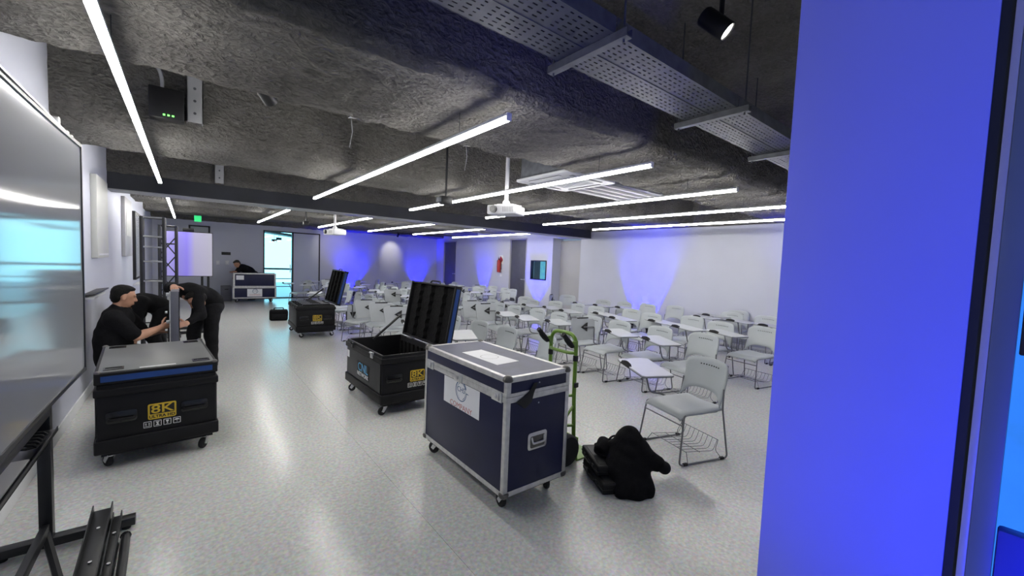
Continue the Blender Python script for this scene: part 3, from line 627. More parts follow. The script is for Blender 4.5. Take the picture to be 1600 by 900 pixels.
MB().prism([(0.0, 0.0), (0.10, 0.02), (0.10, 0.05), (0.0, 0.03)], -0.5, 0.5, 'y').build('shelf', 'white_plastic', tr2, bevel=0.004)
for i, (z, lab) in enumerate(((1.63, 'upper white wall switch beside the big display'), (1.46, 'middle white wall switch beside the big display'), (1.27, 'lower white wall switch beside the big display'))):
    sw = thing('wall_switch', lab, 'switch', (XL, 5.97, z), 0, 'left wall switches')
    MB().box(0, 0.012, -0.05, 0.05, -0.055, 0.055).build('plate', 'white_plastic', sw, bevel=0.003); MB().box(0.011, 0.016, -0.02, 0.02, -0.03, 0.03).build('rocker', 'grey_panel', sw, bevel=0.002)

# ------------------------------------------------------------------ big interactive display on its stand
tv = thing('display_stand', 'large glossy display on a black floor stand at the left edge', 'display', (-0.5, 3.12, 0))
def tvx(y):
    t = max(0.0, y - (-1.0)); return 0.0104 * t * t      # faint inward bow of the panel, y measured from the post
P, Q = [], []
for i in range(25):
    y = -1.95 + 2.29 * i / 24; P.append([]); Q.append([])
    for j in range(7):
        z = 0.885 + (2.175 - 0.885) * j / 6; P[-1].append((tvx(y), y, z)); Q[-1].append((tvx(y) - 0.006, y, z))
MB().shell(P, Q).build('screen_glass', 'screen', tv)
fr = MB()
ys = [-1.965 + 2.32 * i / 12 for i in range(13)]
for i in range(12):
    a, b = ys[i], ys[i + 1]
    for z0, z1 in ((0.865, 0.886), (2.174, 2.192)):
        xa, xb = tvx(a), tvx(b)
        fr.add([(xa-0.05,a,z0),(xa+0.006,a,z0),(xb+0.006,b,z0),(xb-0.05,b,z0),(xa-0.05,a,z1),(xa+0.006,a,z1),(xb+0.006,b,z1),(xb-0.05,b,z1)], [(3,2,1,0),(4,5,6,7),(0,1,5,4),(1,2,6,5),(2,3,7,6),(3,0,4,7)])
fr.box(tvx(.34) - 0.05, tvx(.34) + 0.006, 0.338, 0.356, 0.865, 2.192); fr.box(tvx(-1.95) - 0.05, tvx(-1.95) + 0.006, -1.965, -1.949, 0.865, 2.192)
fr.build('bezel', 'black_metal', tv)
MB().box(-0.055, -0.008, -1.9, 0.31, 0.90, 2.16).build('back_housing', 'black', tv, bevel=0.01)
tr3 = MB(); tr3.box(0.0, 0.012, -1.965, 0.356, 2.193, 2.199); tr3.build('top_trim', 'chrome', tv); MB().box(-0.045, -0.015, -1.95, 0.30, 0.846, 0.864).build('bottom_trim', 'alu', tv)
for y in (-0.1, 0.10, 0.2): MB().box(-0.02, 0.01, y, y + 0.03, 2.199, 2.235 if y < 0 else 2.212).build('top_clip', 'chrome', tv, bevel=0.002)
for y, z in ((0.352, 2.05), (0.352, 1.80), (0.352, 1.05)): MB().box(-0.03, 0.0, y, y + 0.014, z, z + 0.03).build('edge_clip', 'chrome', tv, bevel=0.002)
MB().box(-0.11, -0.06, -0.025, 0.025, 0.04, 1.9).build('post', 'black_metal', tv, bevel=0.003)
MB().box(-0.11, -0.06, -1.675, -1.625, 0.04, 1.9).build('post', 'black_metal', tv, bevel=0.003)
for y in (0.0, -1.65):
    ft = MB().box(-0.27, 0.26, y - 0.03, y + 0.03, 0.02, 0.065).build('foot', 'black_metal', tv, bevel=0.003)
    for x in (-0.24, 0.22): MB().lathe([(0, 0), (0.02, 0), (0.02, 0.012), (0.008, 0.016), (0.008, 0.03), (0, 0.03)], 12, M=Matrix.Translation((x, y, 0))).build('levelling_foot', 'rubber', ft)
MB().box(-0.10, -0.07, -1.63, -0.03, 0.10, 0.15).build('lower_crossbar', 'black_metal', tv, bevel=0.003)
MB().tube([(-0.085, -0.03, 0.10), (0.05, -0.50, 0.03)], 0.018, 6).build('brace', 'black_metal', tv)
for z in (0.24, 0.80): MB().cyl((-0.09, 0.02, z), (-0.09, 0.06, z), 0.012, 8).build('knob', 'rubber', tv)
ty = MB(); ty.box(-0.12, -0.03, -1.70, -0.03, 0.640, 0.650); ty.box(-0.035, -0.03, -1.70, -0.03, 0.640, 0.665); ty.build('shelf', 'black_metal', tv, bevel=0.002)
MB().box(-0.115, -0.058, -1.70, -0.026, 0.725, 0.765).build('lower_rail', 'black_metal', tv, bevel=0.003)
MB().box(-0.10, -0.045, -1.2, -0.45, 0.652, 0.662).build('keyboard_tray', 'grey_panel', tv, bevel=0.003)
cb = thing('coiled_cable', 'coiled black cable lying on the display stand shelf', 'cable', (-0.575, 2.86, 0.652))
MB().tube([(0.035 * math.cos(k * 0.9) , -0.10 + 0.006 * k, 0.015 + 0.012 * (1 + math.sin(k * 0.9))) for k in range(34)], 0.007, 6).build('coil', 'rubber', cb)
# black metal profiles lying over the foot
def profile_bar(label, p0, p1, w_, h_, z0, z1, flare=False):
    d = Vector((p1[0]-p0[0], p1[1]-p0[1], z1 - z0)); L = d.length; t = thing('metal_profile', label, 'metal profile', (p0[0], p0[1], z0), 0, 'black metal profiles on the floor')
    Mx = d.to_track_quat('Y', 'Z').to_matrix().to_4x4()
    MB().box(-w_/2, w_/2, 0, L, 0, h_*0.25, M=Mx).build('web', 'black_metal', t, bevel=0.002)
    for s in (-1, 1): MB().box(s*w_/2 - (0.006 if s > 0 else 0), s*w_/2 + (0 if s > 0 else 0.006), 0, L, h_*0.2, h_, M=Mx).build('flange', 'black_metal', t, bevel=0.002)
    for k in range(3): MB().cyl((0, L*(0.2+0.3*k), h_*0.25), (0, L*(0.2+0.3*k), h_*0.25+0.006), 0.008, 8, M=Mx).build('bolt', 'zinc', t)
profile_bar('widest black metal profile lying across the display stand foot', (-0.375, 2.30), (-0.385, 3.22), 0.085, 0.05, 0.005, 0.085)
profile_bar('black metal profile in the middle of the bundle by the stand', (-0.305, 2.30), (-0.315, 3.12), 0.04, 0.04, 0.005, 0.075)
rp = thing('metal_profile', 'round black bar at the right of the bundle by the stand', 'metal profile', (-0.25, 2.30, 0.022), 0, 'black metal profiles on the floor')
MB().tube([(0, 0, 0), (-0.012, 0.45, 0.004), (-0.02, 0.68, 0.008)], 0.020, 10).build('bar', 'black_metal', rp); MB().lathe([(0, 0), (0.024, 0.004), (0.02, 0.02), (0, 0.024)], 10, M=Matrix.Translation((-0.02, 0.67, 0.008)) @ Matrix.Rotation(-PI/2, 4, 'X')).build('end_plug', 'rubber', rp)

# ------------------------------------------------------------------ casters
def caster(parent, x, y, zt, yaw_, r=0.045):
    c = bpy.data.objects.new('caster', None); COL.objects.link(c); c.parent = parent; c.location = (x, y, 0); c.rotation_euler = (0, 0, yaw_); c.empty_display_size = 0.03
    k = MB(); k.box(-0.04, 0.04, -0.035, 0.035, zt - 0.008, zt); k.cyl((0, 0, zt - 0.022), (0, 0, zt - 0.008), 0.024, 12)
    for s in (-1, 1): k.prism([(-0.022, zt - 0.02), (0.022, zt - 0.02), (0.045, r), (0.02, r - 0.012)][::-1], s * 0.021 - 0.002, s * 0.021 + 0.002, 'y')
    k.build('fork', 'zinc', c)
    wv = MB(); Mw = Matrix.Translation((0.03, 0, r)) @ Matrix.Rotation(PI / 2, 4, 'X')
    wv.lathe([(0, -0.016), (r*0.5, -0.016), (r*0.55, -0.013), (r*0.9, -0.015), (r, -0.008), (r, 0.008), (r*0.9, 0.015), (r*0.55, 0.013), (r*0.5, 0.016), (0, 0.016)], 18, M=Mw)
    wv.build('wheel', 'rubber', c)

# ------------------------------------------------------------------ 8K case
def ring_wall(mb, x0, x1, y0, y1, z0, z1, t):
    mb.box(x0, x1, y0, y0 + t, z0, z1); mb.box(x0, x1, y1 - t, y1, z0, z1); mb.box(x0, x0 + t, y0 + t, y1 - t, z0, z1); mb.box(x1 - t, x1, y0 + t, y1 - t, z0, z1)
def rrect(cx, cz, w_, h_, r, n=4):
    out = []
    for q, (sx, sz) in enumerate(((1, 1), (-1, 1), (-1, -1), (1, -1))):
        for k in range(n + 1):
            a_ = q * PI/2 + k * PI/2/n; out.append((cx + sx*(w_/2 - r) + r*math.cos(a_), cz + sz*(h_/2 - r) + r*math.sin(a_)))
    return out
def case_8k(label, x, y, rz, is_open, lid_deg=0, cnl=False, badge_x=0.0, latch_white=False):
    W, D, HB, HL = 0.355, 0.55, 0.63, 0.085
    t = thing('equipment_case', label, 'flight case', (x, y, 0), rz, 'black moulded equipment cases')
    zb = 0.13
    m = MB(); m.box(-W, W, -D, D, zb, zb + 0.025); ring_wall(m, -W + 0.012, W - 0.012, -D + 0.012, D - 0.012, zb + 0.02, HB, 0.024); m.build('body', 'case', t, bevel=0.006)
    m = MB(); ring_wall(m, -W - 0.004, W + 0.004, -D - 0.004, D + 0.004, 0.545, 0.60, 0.022); m.build('upper_rib', 'case', t, bevel=0.008, seg=3)
    m = MB(); ring_wall(m, -W - 0.006, W + 0.006, -D - 0.006, D + 0.006, zb + 0.0, zb + 0.10, 0.024); m.build('lower_rim', 'case', t, bevel=0.012, seg=3)
    for sx in (-1, 1): MB().box(sx*(W - 0.006) - 0.004, sx*(W - 0.006) + 0.004, -D + 0.04, D - 0.04, zb + 0.11, 0.54).build('side_panel', 'case_side', t, bevel=0.002)
    MB().box(-W + 0.03, W - 0.03, -D + 0.04, D - 0.04, 0.10, zb).build('skid_base', 'case', t)
    for sx in (-1, 1):
        for sy in (-1, 1): caster(t, sx * (W - 0.075), sy * (D - 0.09), 0.105, rng.uniform(0, 6.28), 0.042)
    yf = -D + 0.009
    # handles in recesses on the end face
    for cx in (-0.215, 0.205):
        m = MB(); m.prism(rrect(cx, 0.385, 0.17, 0.085, 0.02), yf - 0.004, yf + 0.004, 'y'); hd = m.build('handle_cup', 'black_gloss', t, bevel=0.002)
        MB().tube(fillet([(cx - 0.07, yf - 0.002, 0.372), (cx - 0.065, yf - 0.022, 0.372), (cx + 0.065, yf - 0.022, 0.372), (cx + 0.07, yf - 0.002, 0.372)], 0.015), 0.010, 8).build('grip', 'case', hd)
    # 8K badge
    bx, bz = badge_x, 0.385
    b1 = MB(); b1.prism(rrect(bx, bz, 0.165, 0.118, 0.012), yf - 0.005, yf - 0.003, 'y'); bd = b1.build('badge', 'yellow', t); bd['label'] = 'yellow 8K Ultra HD badge'
    MB().prism(rrect(bx, bz + 0.014, 0.143, 0.068, 0.004), yf - 0.0058, yf - 0.005, 'y').build('badge_field', 'ink', bd)
    tm = MB(); text_mb(tm, '8K', 0.088, face_M((bx, yf - 0.0062, bz + 0.014), (1, 0, 0), (0, 0, 1)), xs=1.3, bold=0.0012); tm.build('badge_text', 'yellow', bd)
    tm = MB(); text_mb(tm, 'ULTRA HD', 0.030, face_M((bx, yf - 0.0058, bz - 0.040), (1, 0, 0), (0, 0, 1)), xs=1.05, bold=0.0008); tm.build('badge_small_text', 'ink', bd)
    for k in range(4):
        cx, cz = bx - 0.085 + k * 0.057, bz - 0.094
        f = MB(); f.prism(rrect(cx, cz, 0.046, 0.046, 0.004), yf - 0.005, yf - 0.003, 'y'); ic = f.build('handling_icon', 'white_print', t)
        g = MB(); g.prism(rrect(cx, cz, 0.038, 0.038, 0.002), yf - 0.0056, yf - 0.005, 'y'); g.build('icon_field', 'ink', ic)
        h = MB(); y0, y1 = yf - 0.0064, yf - 0.0056
        if k == 0:
            for s in (-0.009, 0.009): h.box(cx + s - 0.002, cx + s + 0.002, y0, y1, cz - 0.008, cz + 0.006); h.prism([(cx + s - 0.006, cz + 0.005), (cx + s + 0.006, cz + 0.005), (cx + s, cz + 0.014)], y0, y1, 'y')
            h.box(cx - 0.015, cx + 0.015, y0, y1, cz - 0.014, cz - 0.011)
        elif k == 1: h.prism([(cx - 0.012, cz + 0.014), (cx + 0.012, cz + 0.014), (cx + 0.003, cz), (cx + 0.012, cz - 0.014), (cx - 0.012, cz - 0.014), (cx - 0.003, cz)][::-1], y0, y1, 'y')
        elif k == 2: h.prism([(cx - 0.009, cz + 0.014), (cx + 0.009, cz + 0.014), (cx + 0.007, cz + 0.002), (cx + 0.002, cz - 0.002), (cx + 0.002, cz - 0.010), (cx + 0.008, cz - 0.014), (cx - 0.008, cz - 0.014), (cx - 0.002, cz - 0.010), (cx - 0.002, cz - 0.002), (cx - 0.007, cz + 0.002)][::-1], y0, y1, 'y')
        else:
            h.prism([(cx + 0.016*math.cos(a_), cz + 0.002 + 0.012*math.sin(a_)) for a_ in [PI*i/8 for i in range(9)]], y0, y1, 'y'); h.box(cx - 0.001, cx + 0.001, y0, y1, cz - 0.014, cz + 0.002)
        h.build('icon_mark', 'white_print', ic)
    if cnl:
        xf = -W + 0.001
        m = MB(); m.box(xf - 0.003, xf, -0.205, 0.145, 0.285, 0.45); pl_ = m.build('logo_plate', 'ink', t); pl_['label'] = 'CNL Network logo plate'
        Mf = face_M((xf - 0.0036, -0.03, 0.392), (0, -1, 0), (0, 0, 1))
        tm = MB(); text_mb(tm, 'CNL', 0.130, Mf, xs=1.2, bold=0.0008); tm.build('logo_text', 'cyan_print', pl_)
        tm = MB(); text_mb(tm, 'NETWORK', 0.062, face_M((xf - 0.0036, -0.03, 0.315), (0, -1, 0), (0, 0, 1)), xs=1.1, bold=0.0006); tm.build('logo_small_text', 'white_print', pl_)
        MB().box(xf - 0.002, xf, 0.42, 0.49, 0.43, 0.51).build('paper_tag', 'paper', t)
    for sy in (-0.30, 0.30) if is_open else ():
        m = MB(); m.box(-W - 0.014, -W + 0.006, sy - 0.03, sy + 0.03, 0.565, 0.625); m.cyl((-W - 0.012, sy, 0.61), (-W - 0.03, sy, 0.635), 0.010, 8); m.build('latch', 'chrome' if sy < 0 and latch_white else 'black_metal', t, bevel=0.003)
    # lid, hinged on the +x side; local lid frame: hinge at origin, lid extends to -x, top at +z
    lid = bpy.data.objects.new('lid', None); COL.objects.link(lid); lid.parent = t; lid.location = (W + 0.0, 0, HB + 0.002); lid.rotation_euler = (0, rad(lid_deg), 0); lid.empty_display_size = 0.05
    m = MB(); m.box(-2*W, 0, -D, D, HL - 0.022, HL); ring_wall(m, -2*W, 0, -D, D, 0, HL - 0.01, 0.024); m.build('lid_shell', 'case', lid, bevel=0.008, seg=3)
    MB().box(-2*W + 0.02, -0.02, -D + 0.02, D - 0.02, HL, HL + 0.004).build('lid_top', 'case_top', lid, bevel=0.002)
    for sx in (-2*W + 0.10, -0.10):
        for sy in (-D + 0.11, D - 0.11):
            m = MB(); ring_wall(m, sx - 0.055, sx + 0.055, sy - 0.045, sy + 0.045, HL + 0.003, HL + 0.008, 0.010); m.box(sx - 0.047, sx + 0.047, sy - 0.037, sy + 0.037, HL + 0.003, HL + 0.0045); m.build('wheel_cup', 'black_gloss', lid)
    MB().box(-2*W + 0.035, -0.035, -D - 0.004, -D + 0.002, 0.02, 0.062).build('blue_stripe', 'blue_strip', lid)
    for sx in (-2*W + 0.02, -0.02):
        for sy in (-D + 0.02, D - 0.02): MB().lathe([(0, 0), (0.022, 0), (0.020, 0.012), (0.010, 0.018), (0, 0.019)], 12, M=Matrix.Translation((sx, sy, HL - 0.004))).build('corner_cap', 'darkbrass', lid)
    if is_open:
        MB().box(-2*W + 0.025, -0.025, -D + 0.025, D - 0.025, HL - 0.04, HL - 0.022).build('foam_sheet', 'foam', lid)
        for yy in (-0.26, 0.04, 0.32):
            P = []
            for i in range(25):
                x_ = -2*W + 0.03 + (2*W - 0.06) * i / 24; wv = 0.012 * math.sin(i * 1.6)
                P.append([(x_, yy - 0.06 + wv, HL - 0.04), (x_, yy - 0.05 + wv, HL - 0.085), (x_, yy + 0.05 + wv, HL - 0.085), (x_, yy + 0.06 + wv, HL - 0.04)])
            MB().grid(P).build('foam_ridge', 'foam', lid)
        # foam lining and stay
        m = MB()
        for k in range(9): m.box(-W + 0.037, -W + 0.062, -D + 0.10 + k*0.11, -D + 0.16 + k*0.11, zb + 0.03, HB - 0.06); m.box(W - 0.062, W - 0.037, -D + 0.10 + k*0.11, -D + 0.16 + k*0.11, zb + 0.03, HB - 0.06)
        m.build('foam_lining', 'foam', t)
        MB().tube([(W - 0.40, D - 0.05, HB - 0.03), (W - 0.03, D - 0.03, HB + 0.26)], 0.016, 6).build('lid_stay', 'black_metal', t)
        for yy in (-0.25, 0.25): MB().box(W - 0.045, W + 0.01, yy - 0.06, yy + 0.06, HB - 0.004, HB + 0.004).build('hinge', 'chrome', t)
        MB().tube(fillet([(-2*W - 0.004, -0.12, 0.045), (-2*W - 0.03, -0.10, 0.05), (-2*W - 0.03, 0.10, 0.05), (-2*W - 0.004, 0.12, 0.045)], 0.02), 0.010, 6).build('lid_handle', 'black_metal', lid)
    else:
        MB().box(-2*W + 0.24, -2*W + 0.45, -D + 0.045, -D + 0.065, HL + 0.004, HL + 0.006).build('label_strip', 'white_print', lid)
    return t
case_8k('closed black 8K case on casters with slate top at left', -0.20, 4.57, rad(4), False, 0, badge_x=0.01)
case_8k('open black 8K case with CNL logo, empty, behind the navy case', 1.86, 4.50, rad(1), True, 100, cnl=True, badge_x=0.04, latch_white=True)
case_8k('open black 8K case filled with LED panels near the far door', 2.02, 9.20, rad(-3), True, 103, badge_x=0.02)
for k in range(6):
    lp = thing('led_panel', 'dark LED panel, %s from the front in the far open case' % od[k], 'led panel', (2.02 + 0.002 * k, 8.80 + 0.155 * k, 0.165), rad(-3), 'LED panels stored in the open case')
    MB().box(-0.25, 0.25, -0.03, 0.03, 0, 0.485).build('cabinet', 'door', lp, bevel=0.006); MB().box(-0.25, 0.25, -0.034, -0.03, 0.01, 0.48).build('led_face', 'black_gloss', lp)
    MB().tube(fillet([(-0.07, 0, 0.48), (-0.07, 0, 0.505), (0.07, 0, 0.505), (0.07, 0, 0.48)], 0.012), 0.007, 6).build('carry_handle', 'black_metal', lp)

# ------------------------------------------------------------------ navy flight case with metal edges
nc = thing('flight_case', 'navy flight case with aluminium edges and CHS Company sticker', 'flight case', (1.815, 2.50, 0), rad(-0.5))
w2, d2, z0, zs_, z1 = 0.270, 0.555, 0.135, 0.775, 0.895
MB().box(-w2, w2, -d2, d2, z0, zs_ - 0.002).build('body', 'navy', nc, bevel=0.002)
ld_ = bpy.data.objects.new('lid', None); COL.objects.link(ld_); ld_.parent = nc; ld_.empty_display_size = 0.05
MB().box(-w2, w2, -d2, d2, zs_ + 0.002, z1).build('lid_panel', 'navy', ld_, bevel=0.002)
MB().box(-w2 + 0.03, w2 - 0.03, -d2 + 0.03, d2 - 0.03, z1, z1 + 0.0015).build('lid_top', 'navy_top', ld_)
def angle_x(mb, x, y, z, s, a=0.030, t=0.003):   # L extrusion along x at edge (y,z), s=(outward y, outward z)
    mb.box(-x, x, min(y, y + s[0]*t), max(y, y + s[0]*t), min(z, z - s[1]*a), max(z, z - s[1]*a)); mb.box(-x, x, min(y + s[0]*t, y - s[0]*a), max(y + s[0]*t, y - s[0]*a), min(z, z + s[1]*t), max(z, z + s[1]*t))
def angle_y(mb, x, y, z, s, a=0.030, t=0.003):
    mb.box(min(x, x + s[0]*t), max(x, x + s[0]*t), -y, y, min(z, z - s[1]*a), max(z, z - s[1]*a)); mb.box(min(x + s[0]*t, x - s[0]*a), max(x + s[0]*t, x - s[0]*a), -y, y, min(z, z + s[1]*t), max(z, z + s[1]*t))
for sy in (-1, 1):
    for z, sz, par in ((z1, 1, ld_), (z0, -1, nc)):
        m = MB(); angle_x(m, w2, sy*d2, z, (sy, sz)); m.build('edge_trim', 'alu', par, bevel=0.001)
for sx in (-1, 1):
    for z, sz, par in ((z1, 1, ld_), (z0, -1, nc)):
        m = MB(); angle_y(m, sx*w2, d2, z, (sx, sz)); m.build('edge_trim', 'alu', par, bevel=0.001)
for sx in (-1, 1):
    for sy in (-1, 1):
        for za, zb_, par in ((z0, zs_ - 0.002, nc), (zs_ + 0.002, z1, ld_)):
            m = MB(); x, y = sx*w2, sy*d2
            m.box(min(x, x + sx*0.003), max(x, x + sx*0.003), min(y + sy*.003, y - sy*0.030), max(y + sy*.003, y - sy*0.030), za, zb_); m.box(min(x, x - sx*0.030), max(x, x - sx*0.030), min(y, y + sy*0.003), max(y, y + sy*0.003), za, zb_)
            pc = m.build('corner_post', 'alu', par, bevel=0.001)
        for z, sz, par in ((z0, -1, nc), (z1, 1, ld_)):
            m = MB(); m.lathe([(0, -0.012), (0.030, -0.010), (0.034, 0.0), (0.028, 0.018), (0.014, 0.028), (0, 0.030)], 14, M=Matrix.Translation((sx*(w2 - 0.016), sy*(d2 - 0.016), z - sz*0.014)) @ (Matrix.Identity(4) if sz > 0 else Matrix.Rotation(PI, 4, 'X')))
            m.build('ball_corner', 'darkbrass', par)
# hybrid extrusion at the lid seam
for sy in (-1, 1):
    for za, zb_, par in ((zs_ - 0.038, zs_ - 0.001, nc), (zs_ + 0.001, zs_ + 0.022, ld_)):
        MB().box(-w2, w2, sy*d2 - 0.002, sy*d2 + 0.005 if sy > 0 else sy*d2 + 0.002, za, zb_).build('seam_trim', 'alu', par, bevel=0.001) if sy > 0 else MB().box(-w2, w2, sy*d2 - 0.005, sy*d2 + 0.002, za, zb_).build('seam_trim', 'alu', par, bevel=0.001)
for sx in (-1, 1):
    for za, zb_, par in ((zs_ - 0.038, zs_ - 0.001, nc), (zs_ + 0.001, zs_ + 0.022, ld_)):
        MB().box(min(sx*w2 - sx*0.002, sx*w2 + sx*0.005), max(sx*w2 - sx*0.002, sx*w2 + sx*0.005), -d2, d2, za, zb_).build('seam_trim', 'alu', par, bevel=0.001)
for yy in (-0.46, 0.02, 0.46):
    m = MB(); m.box(-w2 - 0.012, -w2 - 0.004, yy - 0.055, yy + 0.055, zs_ - 0.045, zs_ + 0.020); la = m.build('latch', 'zinc', nc, bevel=0.004)
    m = MB(); m.box(-w2 - 0.017, -w2 - 0.012, yy - 0.03, yy + 0.03, zs_ - 0.035, zs_ + 0.012); m.lathe([(0, 0), (0.016, 0), (0.014, 0.008), (0, 0.010)], 12, M=Matrix.Translation((-w2 - 0.016, yy, zs_ - 0.012)) @ Matrix.Rotation(-PI/2, 4, 'Y')); m.build('butterfly', 'chrome', la, bevel=0.002)
# recessed handle on the end
hd = MB(); hd.prism(rrect(-0.005, 0.45, 0.165, 0.115, 0.02), -d2 - 0.006, -d2 - 0.001, 'y'); hp = hd.build('handle_dish', 'chrome', nc, bevel=0.002)
MB().prism(rrect(-0.005, 0.445, 0.125, 0.078, 0.012), -d2 - 0.0075, -d2 - 0.006, 'y').build('handle_recess', 'darkbrass', hp)
MB().tube(fillet([(-0.06, -d2 - 0.008, 0.478), (-0.055, -d2 - 0.018, 0.440), (0.045, -d2 - 0.018, 0.440), (0.05, -d2 - 0.008, 0.478)], 0.012), 0.008, 8).build('handle_bail', 'chrome', hp)
MB().prism([(-0.20, 0.735), (-0.10, 0.79), (-0.06, 0.84), (-0.03, 0.84), (-0.06, 0.775), (-0.075, 0.72), (-0.13, 0.685)], -d2 - 0.014, -d2 - 0.007, 'y').build('torn_flap', 'rubber', nc, bevel=0.002)
for x, z in ((-0.005, 0.835), (-0.005, 0.70)): MB().lathe([(0, 0), (0.006, 0), (0.004, 0.003), (0, 0.004)], 10, M=Matrix.Translation((x, -d2 - 0.001, z)) @ Matrix.Rotation(PI/2, 4, 'X')).build('rivet', 'chrome', nc)
for k in range(9):
    for sx in (-1,): MB().lathe([(0, 0), (0.004, 0), (0.003, 0.0025), (0, 0.003)], 8, M=Matrix.Translation((-w2 - 0.003, -d2 + 0.06 + k*0.125, z0 + 0.016)) @ Matrix.Rotation(-PI/2, 4, 'Y')).build('rivet', 'chrome', nc)
MB().box(-w2 + 0.02, w2 - 0.02, -d2 + 0.03, d2 - 0.03, 0.105, z0).build('base_board', 'black', nc)
for sx in (-1, 1):
    for sy in (-1, 1): caster(nc, sx*(w2 - 0.075), sy*(d2 - 0.09), 0.106, rng.uniform(-0.6, 0.6) + PI/2, 0.048)
# sticker on the -x face
sk = MB(); sk.box(-w2 - 0.0022, -w2 - 0.0006, -0.258, 0.232, 0.535, 0.732); skp = sk.build('sticker', 'paper', nc); skp['label'] = 'white CHS Company sticker'
def ring(mb, c, ro, ri, M_, th=0.0004, n=40, a0=0, a1=2*PI, taper=False):
    vs, fs = [], []
    for i in range(n + 1):
        a_ = a0 + (a1 - a0)*i/n; k = ri + (ro - ri)*(0.5*i/n if taper else 0)
        vs += [(c[0] + ro*math.cos(a_), c[1] + ro*math.sin(a_), th), (c[0] + k*math.cos(a_), c[1] + k*math.sin(a_), th)]
        if i: fs.append((2*i-2, 2*i, 2*i+1, 2*i-1))
    mb.add(vs, fs, 0, M_)
def chs_logo(parent, M_, s=1.0):
    m = MB(); ring(m, (0, 0.032*s), 0.060*s, 0.051*s, M_, a0=0.35, a1=2*PI + 0.05, taper=True); ring(m, (0.002*s, 0.031*s), 0.048*s, 0.044*s, M_, a0=-1.2, a1=4.4, taper=True)
    m.add([(0.058*s, 0.034*s, 0.0004), (0.085*s, 0.030*s, 0.0004), (0.058*s, 0.027*s, 0.0004)], [(0, 1, 2)], 0, M_); m.build('logo_ring', 'logo_blue', parent)
    tm = MB(); text_mb(tm, 'CHS', 0.042*s, M_ @ Matrix.Translation((0, 0.038*s, 0.0006)), xs=1.05, depth=0.0002); tm.build('logo_text', 'logo_blue', parent)
    tm = MB(); text_mb(tm, 'COMPANY', 0.044*s, M_ @ Matrix.Translation((0, -0.060*s, 0.0006)), xs=1.12, depth=0.0002); tm.build('company_text', 'logo_red', parent)
chs_logo(skp, face_M((-w2 - 0.0024, -0.018, 0.632), (0, -1, 0), (0, 0, 1)), 1.28)
tp = MB(); tp.prism([(-0.13, -0.25), (0.08, -0.23), (0.05, 0.22), (-0.14, 0.205)], z1 + 0.0016, z1 + 0.0026); tpp = tp.build('top_sticker', 'paper', nc); tpp['label'] = 'worn paper sticker on the lid'
m = MB(); ring(m, (0, 0), 0.07, 0.064, face_M((-0.035, -0.02, z1 + 0.0028), (0, -1, 0), (1, 0, 0)), th=0.0001); m.build('sticker_ring', 'grey_panel', tpp)

# ------------------------------------------------------------------ far CHS case (two tiers)
fc = thing('flight_case', 'dark two-tier flight case with silver edges before the far door', 'flight case', (1.78, 16.13, 0), rad(-3))
def tier(z0_, z1_, w_, d_):
    MB().box(-w_, w_, -d_, d_, z0_, z1_).build('panel', 'navy', fc, bevel=0.003)
    for sy in (-1, 1):
        for z in (z0_, z1_ - 0.035): MB().box(-w_ - 0.004, w_ + 0.004, sy*d_ - 0.006, sy*d_ + 0.006, z, z + 0.035).build('edge_trim', 'alu', fc)
    for sx in (-1, 1):
        for z in (z0_, z1_ - 0.035): MB().box(sx*w_ - 0.006, sx*w_ + 0.006, -d_, d_, z, z + 0.035).build('edge_trim', 'alu', fc)
        for sy in (-1, 1): MB().box(sx*w_ - 0.022 - (0.0 if sx < 0 else 0.0), sx*w_ + 0.022, sy*d_ - 0.008, sy*d_ + 0.008, z0_, z1_).build('corner_post', 'alu', fc)
tier(0.13, 0.50, 0.59, 0.27); tier(0.505, 0.96, 0.575, 0.265)
sp_ = MB().box(-0.22, 0.20, -0.2785, -0.277, 0.19, 0.44).build('sticker', 'paper', fc); chs_logo(sp_, face_M((0.0, -0.279, 0.325), (1, 0, 0), (0, 0, 1)), 1.3)
MB().box(-0.52, -0.31, -0.274, -0.2725, 0.74, 0.88).build('small_label', 'paper', fc)
MB().box(-0.50, 0.50, -0.24, 0.24, 0.10, 0.13).build('base_board', 'black', fc)
for sx in (-1, 1):
    for sy in (-1, 1): caster(fc, sx*0.49, sy*0.19, 0.104, rng.uniform(0, 6), 0.047)
gb = thing('grey_box', 'grey box on the floor behind the far flight case', 'box', (1.02, 16.6, 0))
MB().box(-0.14, 0.14, -0.2, 0.2, 0, 0.5).build('box', 'door', gb, bevel=0.006); MB().box(-0.05, 0.05, -0.21, -0.2, 0.38, 0.41).build('grip', 'black', gb)
bg_ = thing('equipment_bag', 'black soft bag on the floor beside the far open case', 'bag', (1.76, 11.36, 0), rad(-8))
MB().box(-0.20, 0.20, -0.14, 0.14, 0, 0.26).build('bag_body', 'fabric', bg_, bevel=0.05, seg=3); MB().tube(fillet([(-0.10, 0, 0.25), (-0.10, 0, 0.30), (0.10, 0, 0.30), (0.10, 0, 0.25)], 0.03), 0.012, 6).build('bag_handle', 'fabric2', bg_)
MB().box(-0.15, 0.15, -0.155, -0.13, 0.04, 0.16).build('bag_pocket', 'fabric2', bg_, bevel=0.02)

